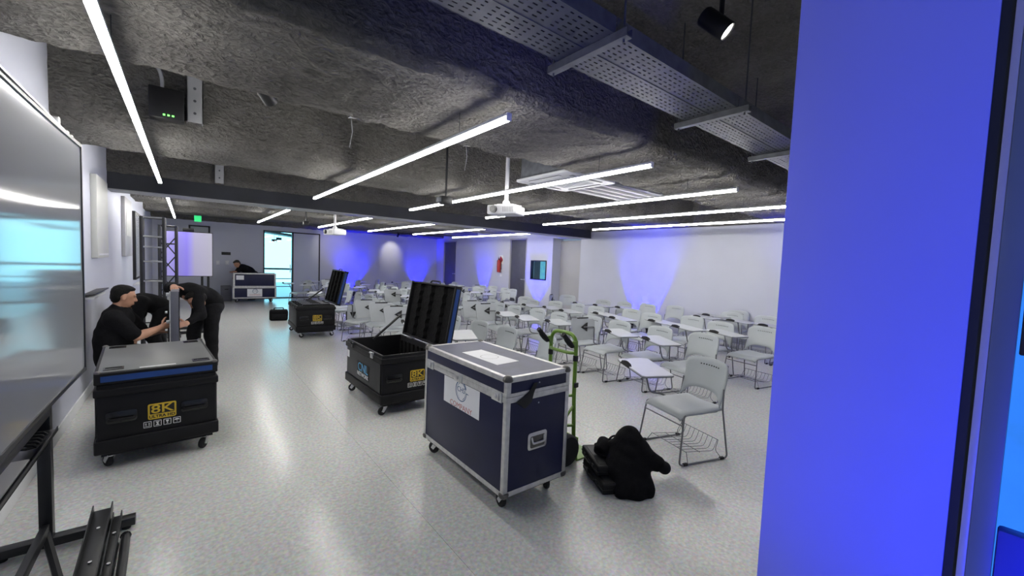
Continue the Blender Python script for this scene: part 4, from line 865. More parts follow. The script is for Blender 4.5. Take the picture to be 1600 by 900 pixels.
# ------------------------------------------------------------------ hand truck
ht = thing('hand_truck', 'green hand truck with black grips behind the navy case', 'hand truck', (2.47, 2.39, 0), rad(0))
yo = 0.145; GR = 0.0165
loop = fillet([(0.03, -yo, 0.06), (-0.0, -yo, 0.60), (0.0, -yo, 1.05), (0.0, yo, 1.05), (0.0, yo, 0.60), (0.03, yo, 0.06)], 0.10, 8)
MB().tube(loop, GR, 10).build('frame_loop', 'green', ht)
MB().tube(fillet([(-0.0, -yo, 0.90), (-0.03, -yo + 0.05, 0.895), (-0.03, yo - 0.05, 0.895), (-0.0, yo, 0.90)], 0.04), GR * 0.85, 8).build('cross_tube', 'green', ht)
for z in (0.55, 0.30): MB().tube(fillet([(0.01, -yo, z), (-0.06, -yo + 0.06, z - 0.01), (-0.06, yo - 0.06, z - 0.01), (0.01, yo, z)], 0.05), GR * 0.8, 8).build('cross_tube', 'green', ht)
for s in (-1, 1):
    gp = MB().prism([(-0.06, 0.995), (0.01, 0.90), (0.01, 1.0)], s*yo - 0.012, s*yo + 0.012, 'y').build('grip_gusset', 'green', ht, bevel=0.002)
    MB().tube([(-0.04, s*yo, 0.955), (-0.075, s*yo, 0.99), (-0.155, s*yo, 1.065)], [0.017, 0.020, 0.019], 10).build('hand_grip', 'rubber', ht)
    MB().tube(fillet([(-0.06, s*yo - 0.006, 0.95), (-0.10, s*yo - 0.006, 0.975), (-0.145, s*yo - 0.006, 1.02), (-0.14, s*yo, 1.05)], 0.02), 0.006, 6).build('grip_guard', 'rubber', ht)
    MB().lathe([(0, -0.025), (0.022, -0.025), (0.022, 0.02), (0, 0.02)], 12, M=Matrix.Translation((0.0, s*yo, 0.86))).build('collar', 'black', ht)
    MB().tube(fillet([(0.0, s*yo, 0.46), (-0.09, s*yo, 0.38), (-0.11, s*yo, 0.13)], 0.05), 0.011, 8).build('axle_strut', 'green', ht)
    Mw = Matrix.Translation((-0.10, s*(yo + 0.035), 0.13)) @ Matrix.Rotation(PI/2, 4, 'X')
    wh = MB().lathe([(0.055, -0.03), (0.085, -0.036), (0.115, -0.034), (0.128, -0.020), (0.130, 0.0), (0.128, 0.020), (0.115, 0.034), (0.085, 0.036), (0.055, 0.03)], 28, M=Mw).build('tyre', 'rubber', ht)
    MB().lathe([(0, -0.028), (0.02, -0.028), (0.024, -0.018), (0.05, -0.016), (0.062, -0.030), (0.066, -0.028), (0.066, 0.028), (0.062, 0.030), (0.05, 0.016), (0.024, 0.018), (0.02, 0.028), (0, 0.028)], 24, M=Mw).build('wheel_hub', 'green', wh)
MB().cyl((-0.10, -yo - 0.06, 0.13), (-0.10, yo + 0.06, 0.13), 0.009, 8).build('axle', 'zinc', ht)
m = MB(); m.box(0.035, 0.044, -0.18, 0.18, 0.012, 0.20); m.box(0.035, 0.27, -0.18, 0.18, 0.004, 0.013); m.build('toe_plate', 'green', ht, bevel=0.002)
MB().box(0.0445, 0.046, -0.14, -0.10, 0.06, 0.15).build('rating_label', 'paper', ht)
# second sack-barrow strap clip
MB().box(-0.02, 0.02, -yo - 0.03, -yo - 0.014, 0.62, 0.66).build('clip', 'black', ht, bevel=0.004)

# ------------------------------------------------------------------ black gear beside it: two cases, a jacket and a rucksack
for (lab, x, y, z, rz, sx, sy, h) in (('lower black device case of the pair on floor by the hand truck', 2.50, 1.86, 0.0, 62, 0.20, 0.15, 0.085), ('upper black device case of the pair on floor by the hand truck', 2.53, 1.93, 0.085, 60, 0.185, 0.14, 0.080)):
    dc_ = thing('device_case', lab, 'equipment case', (x, y, z), rad(rz), 'stacked black device cases')
    MB().box(-sx, sx, -sy, sy, 0.004, h).build('shell', 'case', dc_, bevel=0.014, seg=3)
    MB().box(-sx - 0.002, sx + 0.002, -sy - 0.002, sy + 0.002, h*0.48, h*0.54).build('seam', 'black_gloss', dc_, bevel=0.001)
    MB().tube(fillet([(-0.06, sy, h*0.5), (-0.05, sy + 0.02, h*0.5), (0.05, sy + 0.02, h*0.5), (0.06, sy, h*0.5)], 0.012), 0.007, 6).build('handle', 'rubber', dc_)
    MB().box(-sx*0.8, sx*0.8, -sy*0.8, sy*0.8, h, h + 0.002).build('top_inlay', 'case_side', dc_)
    for s in (-0.09, 0.09): MB().box(s - 0.018, s + 0.018, sy - 0.002, sy + 0.006, h*0.35, h*0.7).build('latch', 'black_metal', dc_, bevel=0.002)

# ------------------------------------------------------------------ smooth blended volumes (people, cloth)
def sdf_mesh(prims, res, k=0.02, wob=0.0, wscale=14.0, cut=None):
    """smooth union of tapered capsules ('c',p0,p1,r0,r1), ellipsoids ('e',centre,radii,euler); returns verts, faces"""
    lo = np.array([1e9]*3); hi = -lo
    for p in prims:
        if p[0] == 'c':
            for q, r in ((p[1], p[3]), (p[2], p[4])): lo = np.minimum(lo, np.array(q) - r); hi = np.maximum(hi, np.array(q) + r)
        else: R = max(p[2]); lo = np.minimum(lo, np.array(p[1]) - R); hi = np.maximum(hi, np.array(p[1]) + R)
    lo -= 3*res + k; hi += 3*res + k
    nn = np.ceil((hi - lo)/res).astype(int) + 1
    ax = [lo[i] + res*np.arange(nn[i]) for i in range(3)]
    X, Y, Z = np.meshgrid(*ax, indexing='ij')
    D = np.full(X.shape, 9.0)
    for p in prims:
        if p[0] == 'c':
            a = np.array(p[1], float); b = np.array(p[2], float); d = b - a; L2 = d@d + 1e-12
            t = np.clip(((X-a[0])*d[0] + (Y-a[1])*d[1] + (Z-a[2])*d[2])/L2, 0, 1)
            e = np.sqrt((X-a[0]-t*d[0])**2 + (Y-a[1]-t*d[1])**2 + (Z-a[2]-t*d[2])**2) - (p[3] + (p[4]-p[3])*t)
        else:
            R = np.array(Euler([rad(q) for q in (p[3] if len(p) > 3 else (0,0,0))]).to_matrix()).T
            x, y, z = X-p[1][0], Y-p[1][1], Z-p[1][2]
            u = [(R[i][0]*x + R[i][1]*y + R[i][2]*z)/p[2][i] for i in range(3)]
            q = np.sqrt(u[0]**2 + u[1]**2 + u[2]**2); e = (q - 1)*min(p[2])
        kk = p[5] if len(p) > 5 else k
        if p[0] == 'e' and len(p) > 4 and p[4] == 'cut':
            h = np.clip(0.5 - 0.5*(D + e)/0.006, 0, 1); D = D*(1-h) - e*h + 0.006*h*(1-h); continue
        h = np.clip(0.5 + 0.5*(D - e)/kk, 0, 1); D = D*(1-h) + e*h - kk*h*(1-h)
    if wob: D = D + wob*(np.sin(wscale*X + 2*np.sin(wscale*0.7*Z))*np.sin(wscale*1.1*Y + 1.3) + 0.6*np.sin(wscale*2.1*Z + 1.7*np.sin(wscale*X)))
    if cut is not None: D = np.maximum(D, cut - Z)
    ins = D < 0
    c = np.zeros(tuple(nn-1), int); acc = np.zeros(tuple(nn-1)+(3,)); cnt = np.zeros(tuple(nn-1))
    S8 = lambda A, i, j, l: A[i:nn[0]-1+i, j:nn[1]-1+j, l:nn[2]-1+l]
    cor = [(i, j, l) for i in (0, 1) for j in (0, 1) for l in (0, 1)]
    for a in cor:
        for axs in range(3):
            if a[axs] == 1: continue
            b = list(a); b[axs] = 1
            va, vb = S8(D, *a), S8(D, *b); m = (va < 0) != (vb < 0)
            t = np.where(m, va/np.where(m, va - vb, 1), 0)
            for q in range(3): acc[..., q] += np.where(m, a[q] + (t if q == axs else 0), 0)
            cnt += m
    act = cnt > 0; idx = -np.ones(act.shape, int); idx[act] = np.arange(act.sum())
    cell = np.argwhere(act); V = lo + res*(cell + acc[act]/cnt[act][:, None])
    F = []
    for axs in range(3):
        o = [q for q in range(3) if q != axs]
        a = [slice(1, nn[q]-1) for q in range(3)]; a[axs] = slice(0, nn[axs]-1)
        b = list(a); b[axs] = slice(1, nn[axs])
        m = ins[tuple(a)] != ins[tuple(b)]; e = np.argwhere(m)
        if not len(e): continue
        e[:, o[0]] += 1; e[:, o[1]] += 1
        flip = ins[tuple(a)][m]
        def at(d0, d1):
            g = e.copy(); g[:, o[0]] -= d0; g[:, o[1]] -= d1; return idx[g[:, 0], g[:, 1], g[:, 2]]
        q = np.stack([at(1, 1), at(0, 1), at(0, 0), at(1, 0)], 1)
        if axs == 1: flip = ~flip
        q[~flip] = q[~flip][:, ::-1]; F.append(q)
    return V, np.concatenate(F)
def vol(mb, prims, res, k=0.02, origin=(0,0,0), mi=0, wob=0.0, wscale=14.0, cut=None):
    V, F = sdf_mesh(prims, res, k, wob, wscale, cut); b = len(mb.v); o = np.array(origin)
    mb.v += [tuple(v) for v in (V - o).tolist()]; mb.f += [tuple(i + b for i in f) for f in F.tolist()]; mb.m += [mi]*len(F)
    return mb

def lerp(a, b, t): return tuple(a[i] + (b[i]-a[i])*t for i in range(3))
def V3(a): return Vector(a)
def hand_prims(wrist, palm_dir, thumb_side, normal, curl=0.5, s=1.0, side=1):
    """palm plus five jointed fingers"""
    d = V3(palm_dir).normalized(); th = V3(thumb_side).normalized(); th = (th - d*th.dot(d)).normalized(); nrm = V3(normal).normalized(); nrm = (nrm - d*nrm.dot(d) - th*nrm.dot(th)).normalized()
    w_ = V3(wrist); pr = []
    for q in (-0.026, -0.009, 0.009, 0.026):
        pr.append(('c', tuple(w_ + th*q*0.6*s), tuple(w_ + d*0.085*s + th*q*s), 0.017*s, 0.014*s))
    L = [0.066, 0.080, 0.074, 0.056]
    for i, q in enumerate((0.029, 0.010, -0.010, -0.029)):
        p = w_ + d*0.088*s + th*q*s; a = 0.25*curl
        for j in range(3):
            ang = a + (j + 0.6)*0.75*curl; dd = d*math.cos(ang) + nrm*math.sin(ang) + th*q*1.5
            l = L[i]*s*(0.45, 0.32, 0.23)[j]; p2 = p + dd.normalized()*l
            pr.append(('c', tuple(p), tuple(p2), 0.0098*s - 0.001*j, 0.0090*s - 0.0011*j, 0.004)); p = p2
    p = w_ + d*0.025*s + th*0.028*s
    for j, (l, a) in enumerate(((0.040, 0.9), (0.032, 0.55), (0.026, 0.25))):
        dd = d*math.cos(a) + th*math.sin(a) + nrm*0.35*curl; p2 = p + dd.normalized()*l*s; pr.append(('c', tuple(p), tuple(p2), 0.0125*s - 0.001*j, 0.0115*s - 0.0012*j, 0.006)); p = p2
    return pr
def head_parts(c, look, upv, s=1.0, hair='short'):
    """skin and hair primitives of a head centred at c, looking along look"""
    f = V3(look).normalized(); u = V3(upv); u = (u - f*u.dot(f)).normalized(); l = u.cross(f)      # l = left
    R = Matrix((f, l, u)).transposed(); eu = R.to_euler(); deg = tuple(q*180/PI for q in eu)
    def P(a, b, d): return tuple(V3(c) + (f*a + l*b + u*d)*s)
    skin = [('e', P(-0.008, 0, 0.025), (0.098*s, 0.078*s, 0.098*s), deg), ('e', P(0.022, 0, -0.045), (0.068*s, 0.058*s, 0.075*s), deg),
            ('e', P(0.052, 0, -0.088), (0.026*s, 0.030*s, 0.022*s), deg),
            ('c', P(0.090, 0, 0.018), P(0.108, 0, -0.026), 0.008*s, 0.015*s, 0.012), ('e', P(0.098, 0, -0.030), (0.014*s, 0.019*s, 0.010*s), deg),
            ('e', P(0.086, 0, -0.062), (0.012*s, 0.024*s, 0.008*s), deg), ('e', P(0.084, 0, -0.072), (0.010*s, 0.020*s, 0.006*s), deg),
            ('c', P(0.078, -0.045, 0.030), P(0.088, -0.010, 0.026), 0.010*s, 0.010*s, 0.012), ('c', P(0.078, 0.045, 0.030), P(0.088, 0.010, 0.026), 0.010*s, 0.010*s, 0.012),
            ('e', P(0.088, -0.032, 0.008), (0.012*s, 0.016*s, 0.010*s), deg, 'cut'), ('e', P(0.088, 0.032, 0.008), (0.012*s, 0.016*s, 0.010*s), deg, 'cut'),
            ('e', P(0.072, -0.032, 0.008), (0.013*s, 0.013*s, 0.011*s), deg, None, 0.002), ('e', P(0.072, 0.032, 0.008), (0.013*s, 0.013*s, 0.011*s), deg, None, 0.002)]
    for b in (-1, 1): skin += [('e', P(-0.012, b*0.080, -0.008), (0.020*s, 0.009*s, 0.033*s), deg, None, 0.006), ('e', P(-0.006, b*0.089, -0.004), (0.009*s, 0.006*s, 0.018*s), deg, 'cut')]
    hr = [('e', P(-0.022, 0, 0.046), (0.094*s, 0.0815*s, 0.084*s), deg), ('e', P(-0.055, 0, -0.01), (0.054*s, 0.070*s, 0.070*s), deg), ('e', P(0.030, 0, 0.094), (0.052*s, 0.062*s, 0.026*s), deg)]
    return skin, hr, P
def person(label, base, skin_c, skin_f, hair_p, shirt, trousers, shoes, hair_mat='hair', eyes=None, collar=None, wob=0.004):
    t = thing('person', label, 'person', base)
    mb = MB(); vol(mb, skin_c, 0.016, 0.03, base)
    for pr, res, k in skin_f: vol(mb, pr, res, k, base)
    body = mb.build('body', 'skin', t, angle=180)
    if hair_p: vol(MB(), hair_p, 0.008, 0.02, base, wob=0.0016, wscale=90).build('hair', hair_mat, t, angle=180)
    vol(MB(), shirt, 0.011, 0.035, base, wob=wob, wscale=24).build('shirt', 'fabric', t, angle=180)
    vol(MB(), trousers, 0.012, 0.035, base, wob=wob, wscale=20, cut=0.02).build('trousers', 'fabric2', t, angle=180)
    for s in shoes: vol(MB(), s, 0.010, 0.02, base, cut=0.001).build('shoe', 'rubber', t, angle=180)
    if eyes:
        for e in eyes: MB().lathe([(0, -0.005), (0.004, -0.004), (0.0055, 0), (0.004, 0.004), (0, 0.005)], 10, M=Matrix.Translation(V3(e) - V3(base))).build('eye', 'black_gloss', t)
    if collar: vol(MB(), collar, 0.008, 0.015, base).build('collar', 'fabric2', t, angle=180)
    return t

# kneeling man at the left, seen from his right side
hc = (-0.545, 6.15, 1.075)
hs, hh, HP = head_parts(hc, (0.93, 0.28, -0.20), (0.18, 0.05, 1))
neck = ('c', (-0.60, 6.16, 0.90), (-0.565, 6.15, 1.03), 0.066, 0.058)
sR, eR, wR = (-0.605, 5.97, 0.865), (-0.43, 5.93, 0.655), (-0.235, 6.06, 0.725)
sL, eL, wL = (-0.56, 6.36, 0.865), (-0.40, 6.40, 0.62), (-0.235, 6.26, 0.66)
hipR, kR, aR = (-0.60, 6.05, 0.42), (-0.22, 5.98, 0.14), (-0.62, 6.00, 0.09)
hipL, kL, aL = (-0.60, 6.27, 0.42), (-0.20, 6.33, 0.40), (-0.22, 6.33, 0.09)
core = [('c', (-0.62, 6.16, 0.45), (-0.60, 6.16, 0.82), 0.13, 0.13), ('c', sR, sL, 0.055, 0.055), neck, ('c', sR, eR, 0.05, 0.043), ('c', sL, eL, 0.05, 0.043), ('c', hipR, kR, 0.08, 0.06), ('c', hipL, kL, 0.08, 0.06), ('c', kR, aR, 0.05, 0.04), ('c', kL, aL, 0.05, 0.04)]
fR = [('c', eR, lerp(eR, wR, 0.35), 0.047, 0.046), ('c', lerp(eR, wR, 0.35), wR, 0.046, 0.030)] + hand_prims(wR, V3(wR) - V3(eR), (0, 0, 1), (0, 1, 0.0), 0.8, 1.0)
fL = [('c', eL, lerp(eL, wL, 0.35), 0.047, 0.046), ('c', lerp(eL, wL, 0.35), wL, 0.046, 0.030)] + hand_prims(wL, V3(wL) - V3(eL), (0, 0, 1), (0, -1, 0.0), 0.8, 1.0)
shirt = [('e', (-0.63, 6.15, 0.60), (0.165, 0.235, 0.27)), ('e', (-0.605, 6.15, 0.80), (0.13, 0.22, 0.13)), ('c', (-0.62, 6.05, 0.42), (-0.62, 6.26, 0.42), 0.155, 0.155), ('c', sR, lerp(sR, eR, 0.85), 0.078, 0.074), ('c', sL, lerp(sL, eL, 0.85), 0.078, 0.074), ('c', (-0.60, 6.155, 0.88), (-0.59, 6.155, 0.945), 0.085, 0.070), ('e', (-0.605, 6.155, 0.875), (0.115, 0.225, 0.085)), ('e', (-0.555, 6.16, 0.83), (0.095, 0.185, 0.105))]
tro = [('c', hipR, kR, 0.115, 0.085), ('c', hipL, kL, 0.115, 0.085), ('c', kR, aR, 0.075, 0.055), ('c', kL, aL, 0.075, 0.055), ('e', (-0.62, 6.16, 0.40), (0.15, 0.19, 0.13))]
shoes = [[('c', (-0.64, 6.0, 0.06), (-0.50, 6.0, 0.04), 0.04, 0.035)], [('c', (-0.24, 6.33, 0.045), (-0.07, 6.33, 0.035), 0.042, 0.034)]]
person('kneeling man in a black polo shirt fitting the LED panel', (-0.55, 6.15, 0), core, [(hs + [neck], 0.0055, 0.016), (fR, 0.0048, 0.012), (fL, 0.0055, 0.012)], hh, shirt, tro, shoes,
       eyes=[HP(0.083, -0.032, 0.008), HP(0.083, 0.032, 0.008)], collar=[('c', (-0.61, 6.10, 0.945), (-0.56, 6.10, 0.95), 0.024, 0.022), ('c', (-0.61, 6.21, 0.945), (-0.56, 6.21, 0.95), 0.024, 0.022), ('c', (-0.635, 6.13, 0.95), (-0.635, 6.18, 0.95), 0.026, 0.026)])

# standing man bent over the panel
hc = (0.10, 6.66, 0.985)
hs, hh, HP = head_parts(hc, (-0.62, -0.30, -0.72), (-0.70, -0.15, 0.55))
sR, eR, wR = (-0.02, 6.62, 1.10), (-0.115, 6.50, 1.150), (-0.120, 6.345, 1.170)
sR, eR, wR = (0.00, 6.90, 1.09), (-0.165, 6.72, 1.125), (-0.125, 6.44, 1.165)
sL, eL, wL = (0.10, 6.66, 1.06), (0.135, 6.50, 0.80), (-0.01, 6.33, 0.72)
hip = (0.25, 6.98, 0.90); hipR, kR, aR = (0.16, 7.06, 0.86), (0.07, 7.04, 0.48), (0.06, 7.12, 0.09); hipL, kL, aL = (0.27, 6.90, 0.86), (0.255, 6.84, 0.48), (0.27, 6.92, 0.09)
neck = ('c', (0.055, 6.74, 1.06), (0.09, 6.68, 1.01), 0.062, 0.055)
core = [('c', hip, (0.05, 6.78, 1.06), 0.12, 0.12), neck, ('c', sR, sL, 0.05, 0.05), ('c', sR, eR, 0.045, 0.04), ('c', sL, eL, 0.045, 0.04), ('c', hipR, kR, 0.075, 0.055), ('c', kR, aR, 0.05, 0.04), ('c', hipL, kL, 0.075, 0.055), ('c', kL, aL, 0.05, 0.04)]
fR = [('c', eR, wR, 0.040, 0.028)] + hand_prims(wR, (0.05, -0.9, -0.15), (0.6, 0, 0.1), (0, -0.2, -1), 0.9, 1.0)
fL = [('c', eL, wL, 0.040, 0.028)] + hand_prims(wL, (-0.6, -0.5, -0.05), (0, 0.1, 1), (-0.3, 0.5, 0), 0.8, 1.0)
shirt = [('e', (0.17, 6.90, 1.00), (0.24, 0.17, 0.135), (0, 24, 35)), ('e', (0.05, 6.80, 1.07), (0.15, 0.19, 0.115), (0, 20, 35)), ('c', sR, eR, 0.074, 0.062), ('c', eR, lerp(eR, wR, 0.72), 0.060, 0.044), ('c', sL, eL, 0.074, 0.06), ('c', eL, lerp(eL, wL, 0.8), 0.058, 0.042), ('c', hip, (0.24, 6.96, 0.82), 0.155, 0.15)]
tro = [('e', (0.245, 6.98, 0.86), (0.165, 0.18, 0.15)), ('c', hipR, kR, 0.105, 0.078), ('c', kR, aR, 0.076, 0.068), ('c', hipL, kL, 0.105, 0.078), ('c', kL, aL, 0.076, 0.068)]
shoes = [[('c', (0.08, 7.14, 0.05), (-0.08, 7.05, 0.038), 0.046, 0.038)], [('c', (0.29, 6.94, 0.05), (0.13, 6.85, 0.038), 0.046, 0.038)]]
person('man in black bending forward with both hands on the LED panel', (0.17, 6.97, 0), core, [(hs + [neck], 0.006, 0.016), (fR, 0.005, 0.012), (fL, 0.005, 0.012)], hh, shirt, tro, shoes)

# third worker stooping behind the truss
hc = (-0.60, 7.25, 0.86)
hs, hh, HP = head_parts(hc, (-0.75, 0.2, -0.6), (-0.6, 0, 0.7))
sR, eR, wR = (-0.46, 7.12, 0.93), (-0.52, 7.02, 0.66), (-0.55, 7.05, 0.44); sL, eL, wL = (-0.44, 7.45, 0.93), (-0.52, 7.50, 0.66), (-0.56, 7.42, 0.44)
hip = (-0.24, 7.32, 0.80); hipR, kR, aR = (-0.25, 7.22, 0.76), (-0.36, 7.20, 0.44), (-0.25, 7.24, 0.09); hipL, kL, aL = (-0.24, 7.44, 0.76), (-0.34, 7.48, 0.44), (-0.22, 7.46, 0.09)
neck = ('c', (-0.50, 7.28, 0.92), (-0.57, 7.26, 0.88), 0.06, 0.055)
core = [('c', hip, (-0.46, 7.29, 0.90), 0.11, 0.11), neck, ('c', sR, sL, 0.05, 0.05), ('c', sR, eR, 0.045, 0.04), ('c', sL, eL, 0.045, 0.04), ('c', hipR, kR, 0.07, 0.055), ('c', kR, aR, 0.05, 0.04), ('c', hipL, kL, 0.07, 0.055), ('c', kL, aL, 0.05, 0.04)]
fR = [('c', eR, wR, 0.042, 0.028)] + hand_prims(wR, (-0.1, 0, -1), (-1, 0, 0), (0, 1, 0), 0.6); fL = [('c', eL, wL, 0.042, 0.028)] + hand_prims(wL, (-0.1, 0, -1), (-1, 0, 0), (0, -1, 0), 0.6)
shirt = [('e', (-0.36, 7.30, 0.87), (0.22, 0.18, 0.125), (0, 22, 0)), ('e', (-0.46, 7.29, 0.91), (0.12, 0.20, 0.11), (0, 22, 0)), ('c', sR, lerp(sR, eR, 0.8), 0.072, 0.066), ('c', sL, lerp(sL, eL, 0.8), 0.072, 0.066)]
tro = [('e', (-0.245, 7.33, 0.78), (0.145, 0.18, 0.14)), ('c', hipR, kR, 0.10, 0.075), ('c', kR, aR, 0.074, 0.064), ('c', hipL, kL, 0.10, 0.075), ('c', kL, aL, 0.074, 0.064)]
shoes = [[('c', (-0.24, 7.24, 0.05), (-0.42, 7.22, 0.038), 0.046, 0.038)], [('c', (-0.21, 7.46, 0.05), (-0.39, 7.46, 0.038), 0.046, 0.038)]]
person('person in black stooping behind the kneeling man by truss tower', (-0.35, 7.33, 0), core, [(hs + [neck], 0.007, 0.016), (fR, 0.006, 0.012), (fL, 0.006, 0.012)], hh, shirt, tro, shoes)

# far man leaning over the two-tier case
hc = (1.335, 16.68, 1.235)
hs, hh, HP = head_parts(hc, (-0.75, -0.45, -0.55), (-0.5, -0.1, 0.8))
sR, eR, wR = (1.44, 16.80, 1.13), (1.32, 16.80, 0.95), (1.235, 16.66, 0.83); sL, eL, wL = (1.46, 16.58, 1.12), (1.30, 16.52, 0.96), (1.21, 16.34, 0.985)
hip = (1.83, 16.86, 0.90); hipR, kR, aR = (1.83, 16.95, 0.86), (1.80, 16.94, 0.48), (1.86, 16.97, 0.09); hipL, kL, aL = (1.84, 16.77, 0.86), (1.78, 16.72, 0.48), (1.84, 16.76, 0.09)
neck = ('c', (1.44, 16.70, 1.14), (1.36, 16.68, 1.20), 0.062, 0.056)
core = [('c', hip, (1.50, 16.72, 1.10), 0.12, 0.12), neck, ('c', sR, sL, 0.05, 0.05), ('c', sR, eR, 0.045, 0.04), ('c', sL, eL, 0.045, 0.04), ('c', hipR, kR, 0.075, 0.055), ('c', kR, aR, 0.05, 0.04), ('c', hipL, kL, 0.075, 0.055), ('c', kL, aL, 0.05, 0.04)]
fR = [('c', eR, wR, 0.042, 0.028)] + hand_prims(wR, (-0.25, -0.4, -0.8), (0, -1, 0), (1, 0, 0), 0.6); fL = [('c', eL, wL, 0.042, 0.028)] + hand_prims(wL, (-0.4, -0.8, -0.08), (-1, 0, 0), (0, 0, -1), 0.3)
shirt = [('e', (1.66, 16.79, 1.02), (0.27, 0.19, 0.15), (0, 28, 20)), ('e', (1.50, 16.72, 1.10), (0.15, 0.21, 0.13), (0, 28, 20)), ('c', sR, lerp(sR, eR, 0.8), 0.074, 0.068), ('c', sL, lerp(sL, eL, 0.8), 0.074, 0.068)]
tro = [('e', (1.835, 16.86, 0.87), (0.15, 0.18, 0.14)), ('c', hipR, kR, 0.10, 0.075), ('c', kR, aR, 0.074, 0.064), ('c', hipL, kL, 0.10, 0.075), ('c', kL, aL, 0.074, 0.064)]
shoes = [[('c', (1.87, 16.97, 0.05), (1.69, 16.93, 0.038), 0.046, 0.038)], [('c', (1.85, 16.76, 0.05), (1.67, 16.72, 0.038), 0.046, 0.038)]]
person('man in a dark T-shirt leaning over the far flight case', (1.83, 16.86, 0), core, [(hs + [neck], 0.007, 0.016), (fR, 0.007, 0.012), (fL, 0.007, 0.012)], hh, shirt, tro, shoes, hair_mat='hair_grey')

# ------------------------------------------------------------------ LED panel being fitted, truss towers, portable screen
lp = thing('led_panel', 'tall grey LED panel held upright between the two workers', 'led panel', (-0.125, 6.22, 0), rad(0))
MB().box(-0.022, 0.05, -0.25, 0.25, 0.10, 1.14).build('cabinet', 'door', lp, bevel=0.005)
MB().box(0.05, 0.056, -0.245, 0.245, 0.105, 1.135).build('led_face', 'black_gloss', lp)
for z in (0.11, 0.46, 0.78, 1.09): MB().box(-0.060, -0.020, -0.25, -0.21, z, z + 0.035).build('lock_block', 'zinc', lp, bevel=0.004)
MB().box(-0.032, -0.022, -0.25, -0.235, 0.10, 1.14).build('edge_rail', 'alu', lp); MB().box(-0.05, -0.022, -0.12, 0.12, 0.50, 0.72).build('power_box', 'black', lp, bevel=0.006)
for z in (0.70, 0.90): MB().lathe([(0, 0), (0.016, 0), (0.014, 0.02), (0, 0.022)], 12, M=Matrix.Translation((-0.05, -0.2, z)) @ Matrix.Rotation(-PI/2, 4, 'Y')).build('corner_lock', 'zinc', lp)
MB().box(-0.10, 0.12, -0.26, 0.26, 0.0, 0.10).build('floor_base', 'black_metal', lp, bevel=0.006)
def truss(label, x0, x1, y, top, rungs, xbr, depth=0.22):
    t = thing('truss_tower', label, 'truss', ((x0 + x1)/2, y, 0), 0, 'black truss towers'); h = (x1 - x0)/2
    for sx in (-1, 1):
        for yy in (0, depth): MB().tube([(sx*h, yy, 0.02), (sx*h, yy, top)], 0.024, 8).build('post', 'black_metal', t)
    for z in rungs:
        MB().tube([(-h, 0, z), (h, 0, z)], 0.013, 6).build('rung', 'steel_edge' if not xbr else 'black_metal', t); MB().tube([(-h, depth, z), (h, depth, z)], 0.011, 6).build('rung', 'black_metal', t)
    if xbr:
        zz = [0.15 + 0.34*k for k in range(int((top - 0.15)/0.34) + 1)]
        for a, b in zip(zz[:-1], zz[1:]):
            MB().tube([(-h, 0, a), (h, 0, b)], 0.010, 6).build('brace', 'black_metal', t); MB().tube([(h, 0, a), (-h, 0, b)], 0.010, 6).build('brace', 'black_metal', t)
    MB().box(-h - 0.06, h + 0.06, -0.08, depth + 0.08, 0, 0.02).build('base_plate', 'black_metal', t)
truss('black ladder truss tower standing behind the kneeling man', -0.535, -0.275, 8.35, 2.10, (0.45, 0.80, 1.12, 1.42, 1.64, 1.80, 2.09), False)
truss('black cross-braced truss tower behind the ladder truss', -0.385, -0.150, 9.75, 2.05, (0.25, 1.0, 1.72, 2.04), True)
sc = thing('portable_screen', 'pale portable screen on a stand behind the truss towers', 'screen', (0.04, 10.35, 0))
MB().box(-0.37, 0.375, 0.0, 0.035, 1.10, 1.985).build('frame', 'black', sc, bevel=0.004); MB().box(-0.36, 0.365, -0.004, 0.0, 1.112, 1.973).build('screen_face', 'violet_gradient', sc)
for x in (0.20, 0.30): MB().box(x - 0.02, x + 0.02, 0.0, 0.04, 0.05, 1.10).build('post', 'black_metal', sc)
MB().box(-0.35, 0.37, -0.30, -0.25, 0.0, 0.05).build('foot_bar', 'black_metal', sc); MB().box(-0.35, 0.37, 0.29, 0.34, 0.0, 0.05).build('foot_bar', 'black_metal', sc); MB().box(0.16, 0.34, -0.28, 0.32, 0.015, 0.05).build('foot_link', 'black_metal', sc)
MB().box(-0.10, 0.08, -0.02, 0.06, 1.986, 2.05).build('camera_bar', 'black', sc, bevel=0.01)

# ------------------------------------------------------------------ jacket and cloth bag on the gear pile
jk = thing('jacket', 'black hooded jacket draped over the gear beside the chair', 'jacket', (2.58, 1.72, 0))
jp = [('c', (2.49, 1.69, 0.04), (2.59, 1.77, 0.27), 0.10, 0.075), ('c', (2.37, 1.68, 0.015), (2.57, 1.80, 0.27), 0.04, 0.055), ('c', (2.545, 1.565, 0.012), (2.60, 1.74, 0.26), 0.042, 0.06), ('c', (2.45, 1.615, 0.012), (2.56, 1.72, 0.2), 0.05, 0.07), ('c', (2.60, 1.60, 0.012), (2.62, 1.74, 0.2), 0.04, 0.07),
      ('e', (2.612, 1.80, 0.345), (0.066, 0.070, 0.082), (12, -14, 0)), ('e', (2.60, 1.77, 0.29), (0.085, 0.095, 0.075)), ('c', (2.63, 1.72, 0.27), (2.69, 1.60, 0.200), 0.055, 0.044), ('c', (2.62, 1.70, 0.21), (2.69, 1.60, 0.175), 0.05, 0.040), ('c', (2.60, 1.82, 0.25), (2.66, 1.92, 0.05), 0.075, 0.055), ('c', (2.54, 1.86, 0.24), (2.44, 1.80, 0.12), 0.06, 0.06)]
vol(MB(), jp, 0.009, 0.06, (2.58, 1.72, 0), wob=0.0045, wscale=30, cut=0.002).build('jacket_body', 'fabric', jk, angle=180)
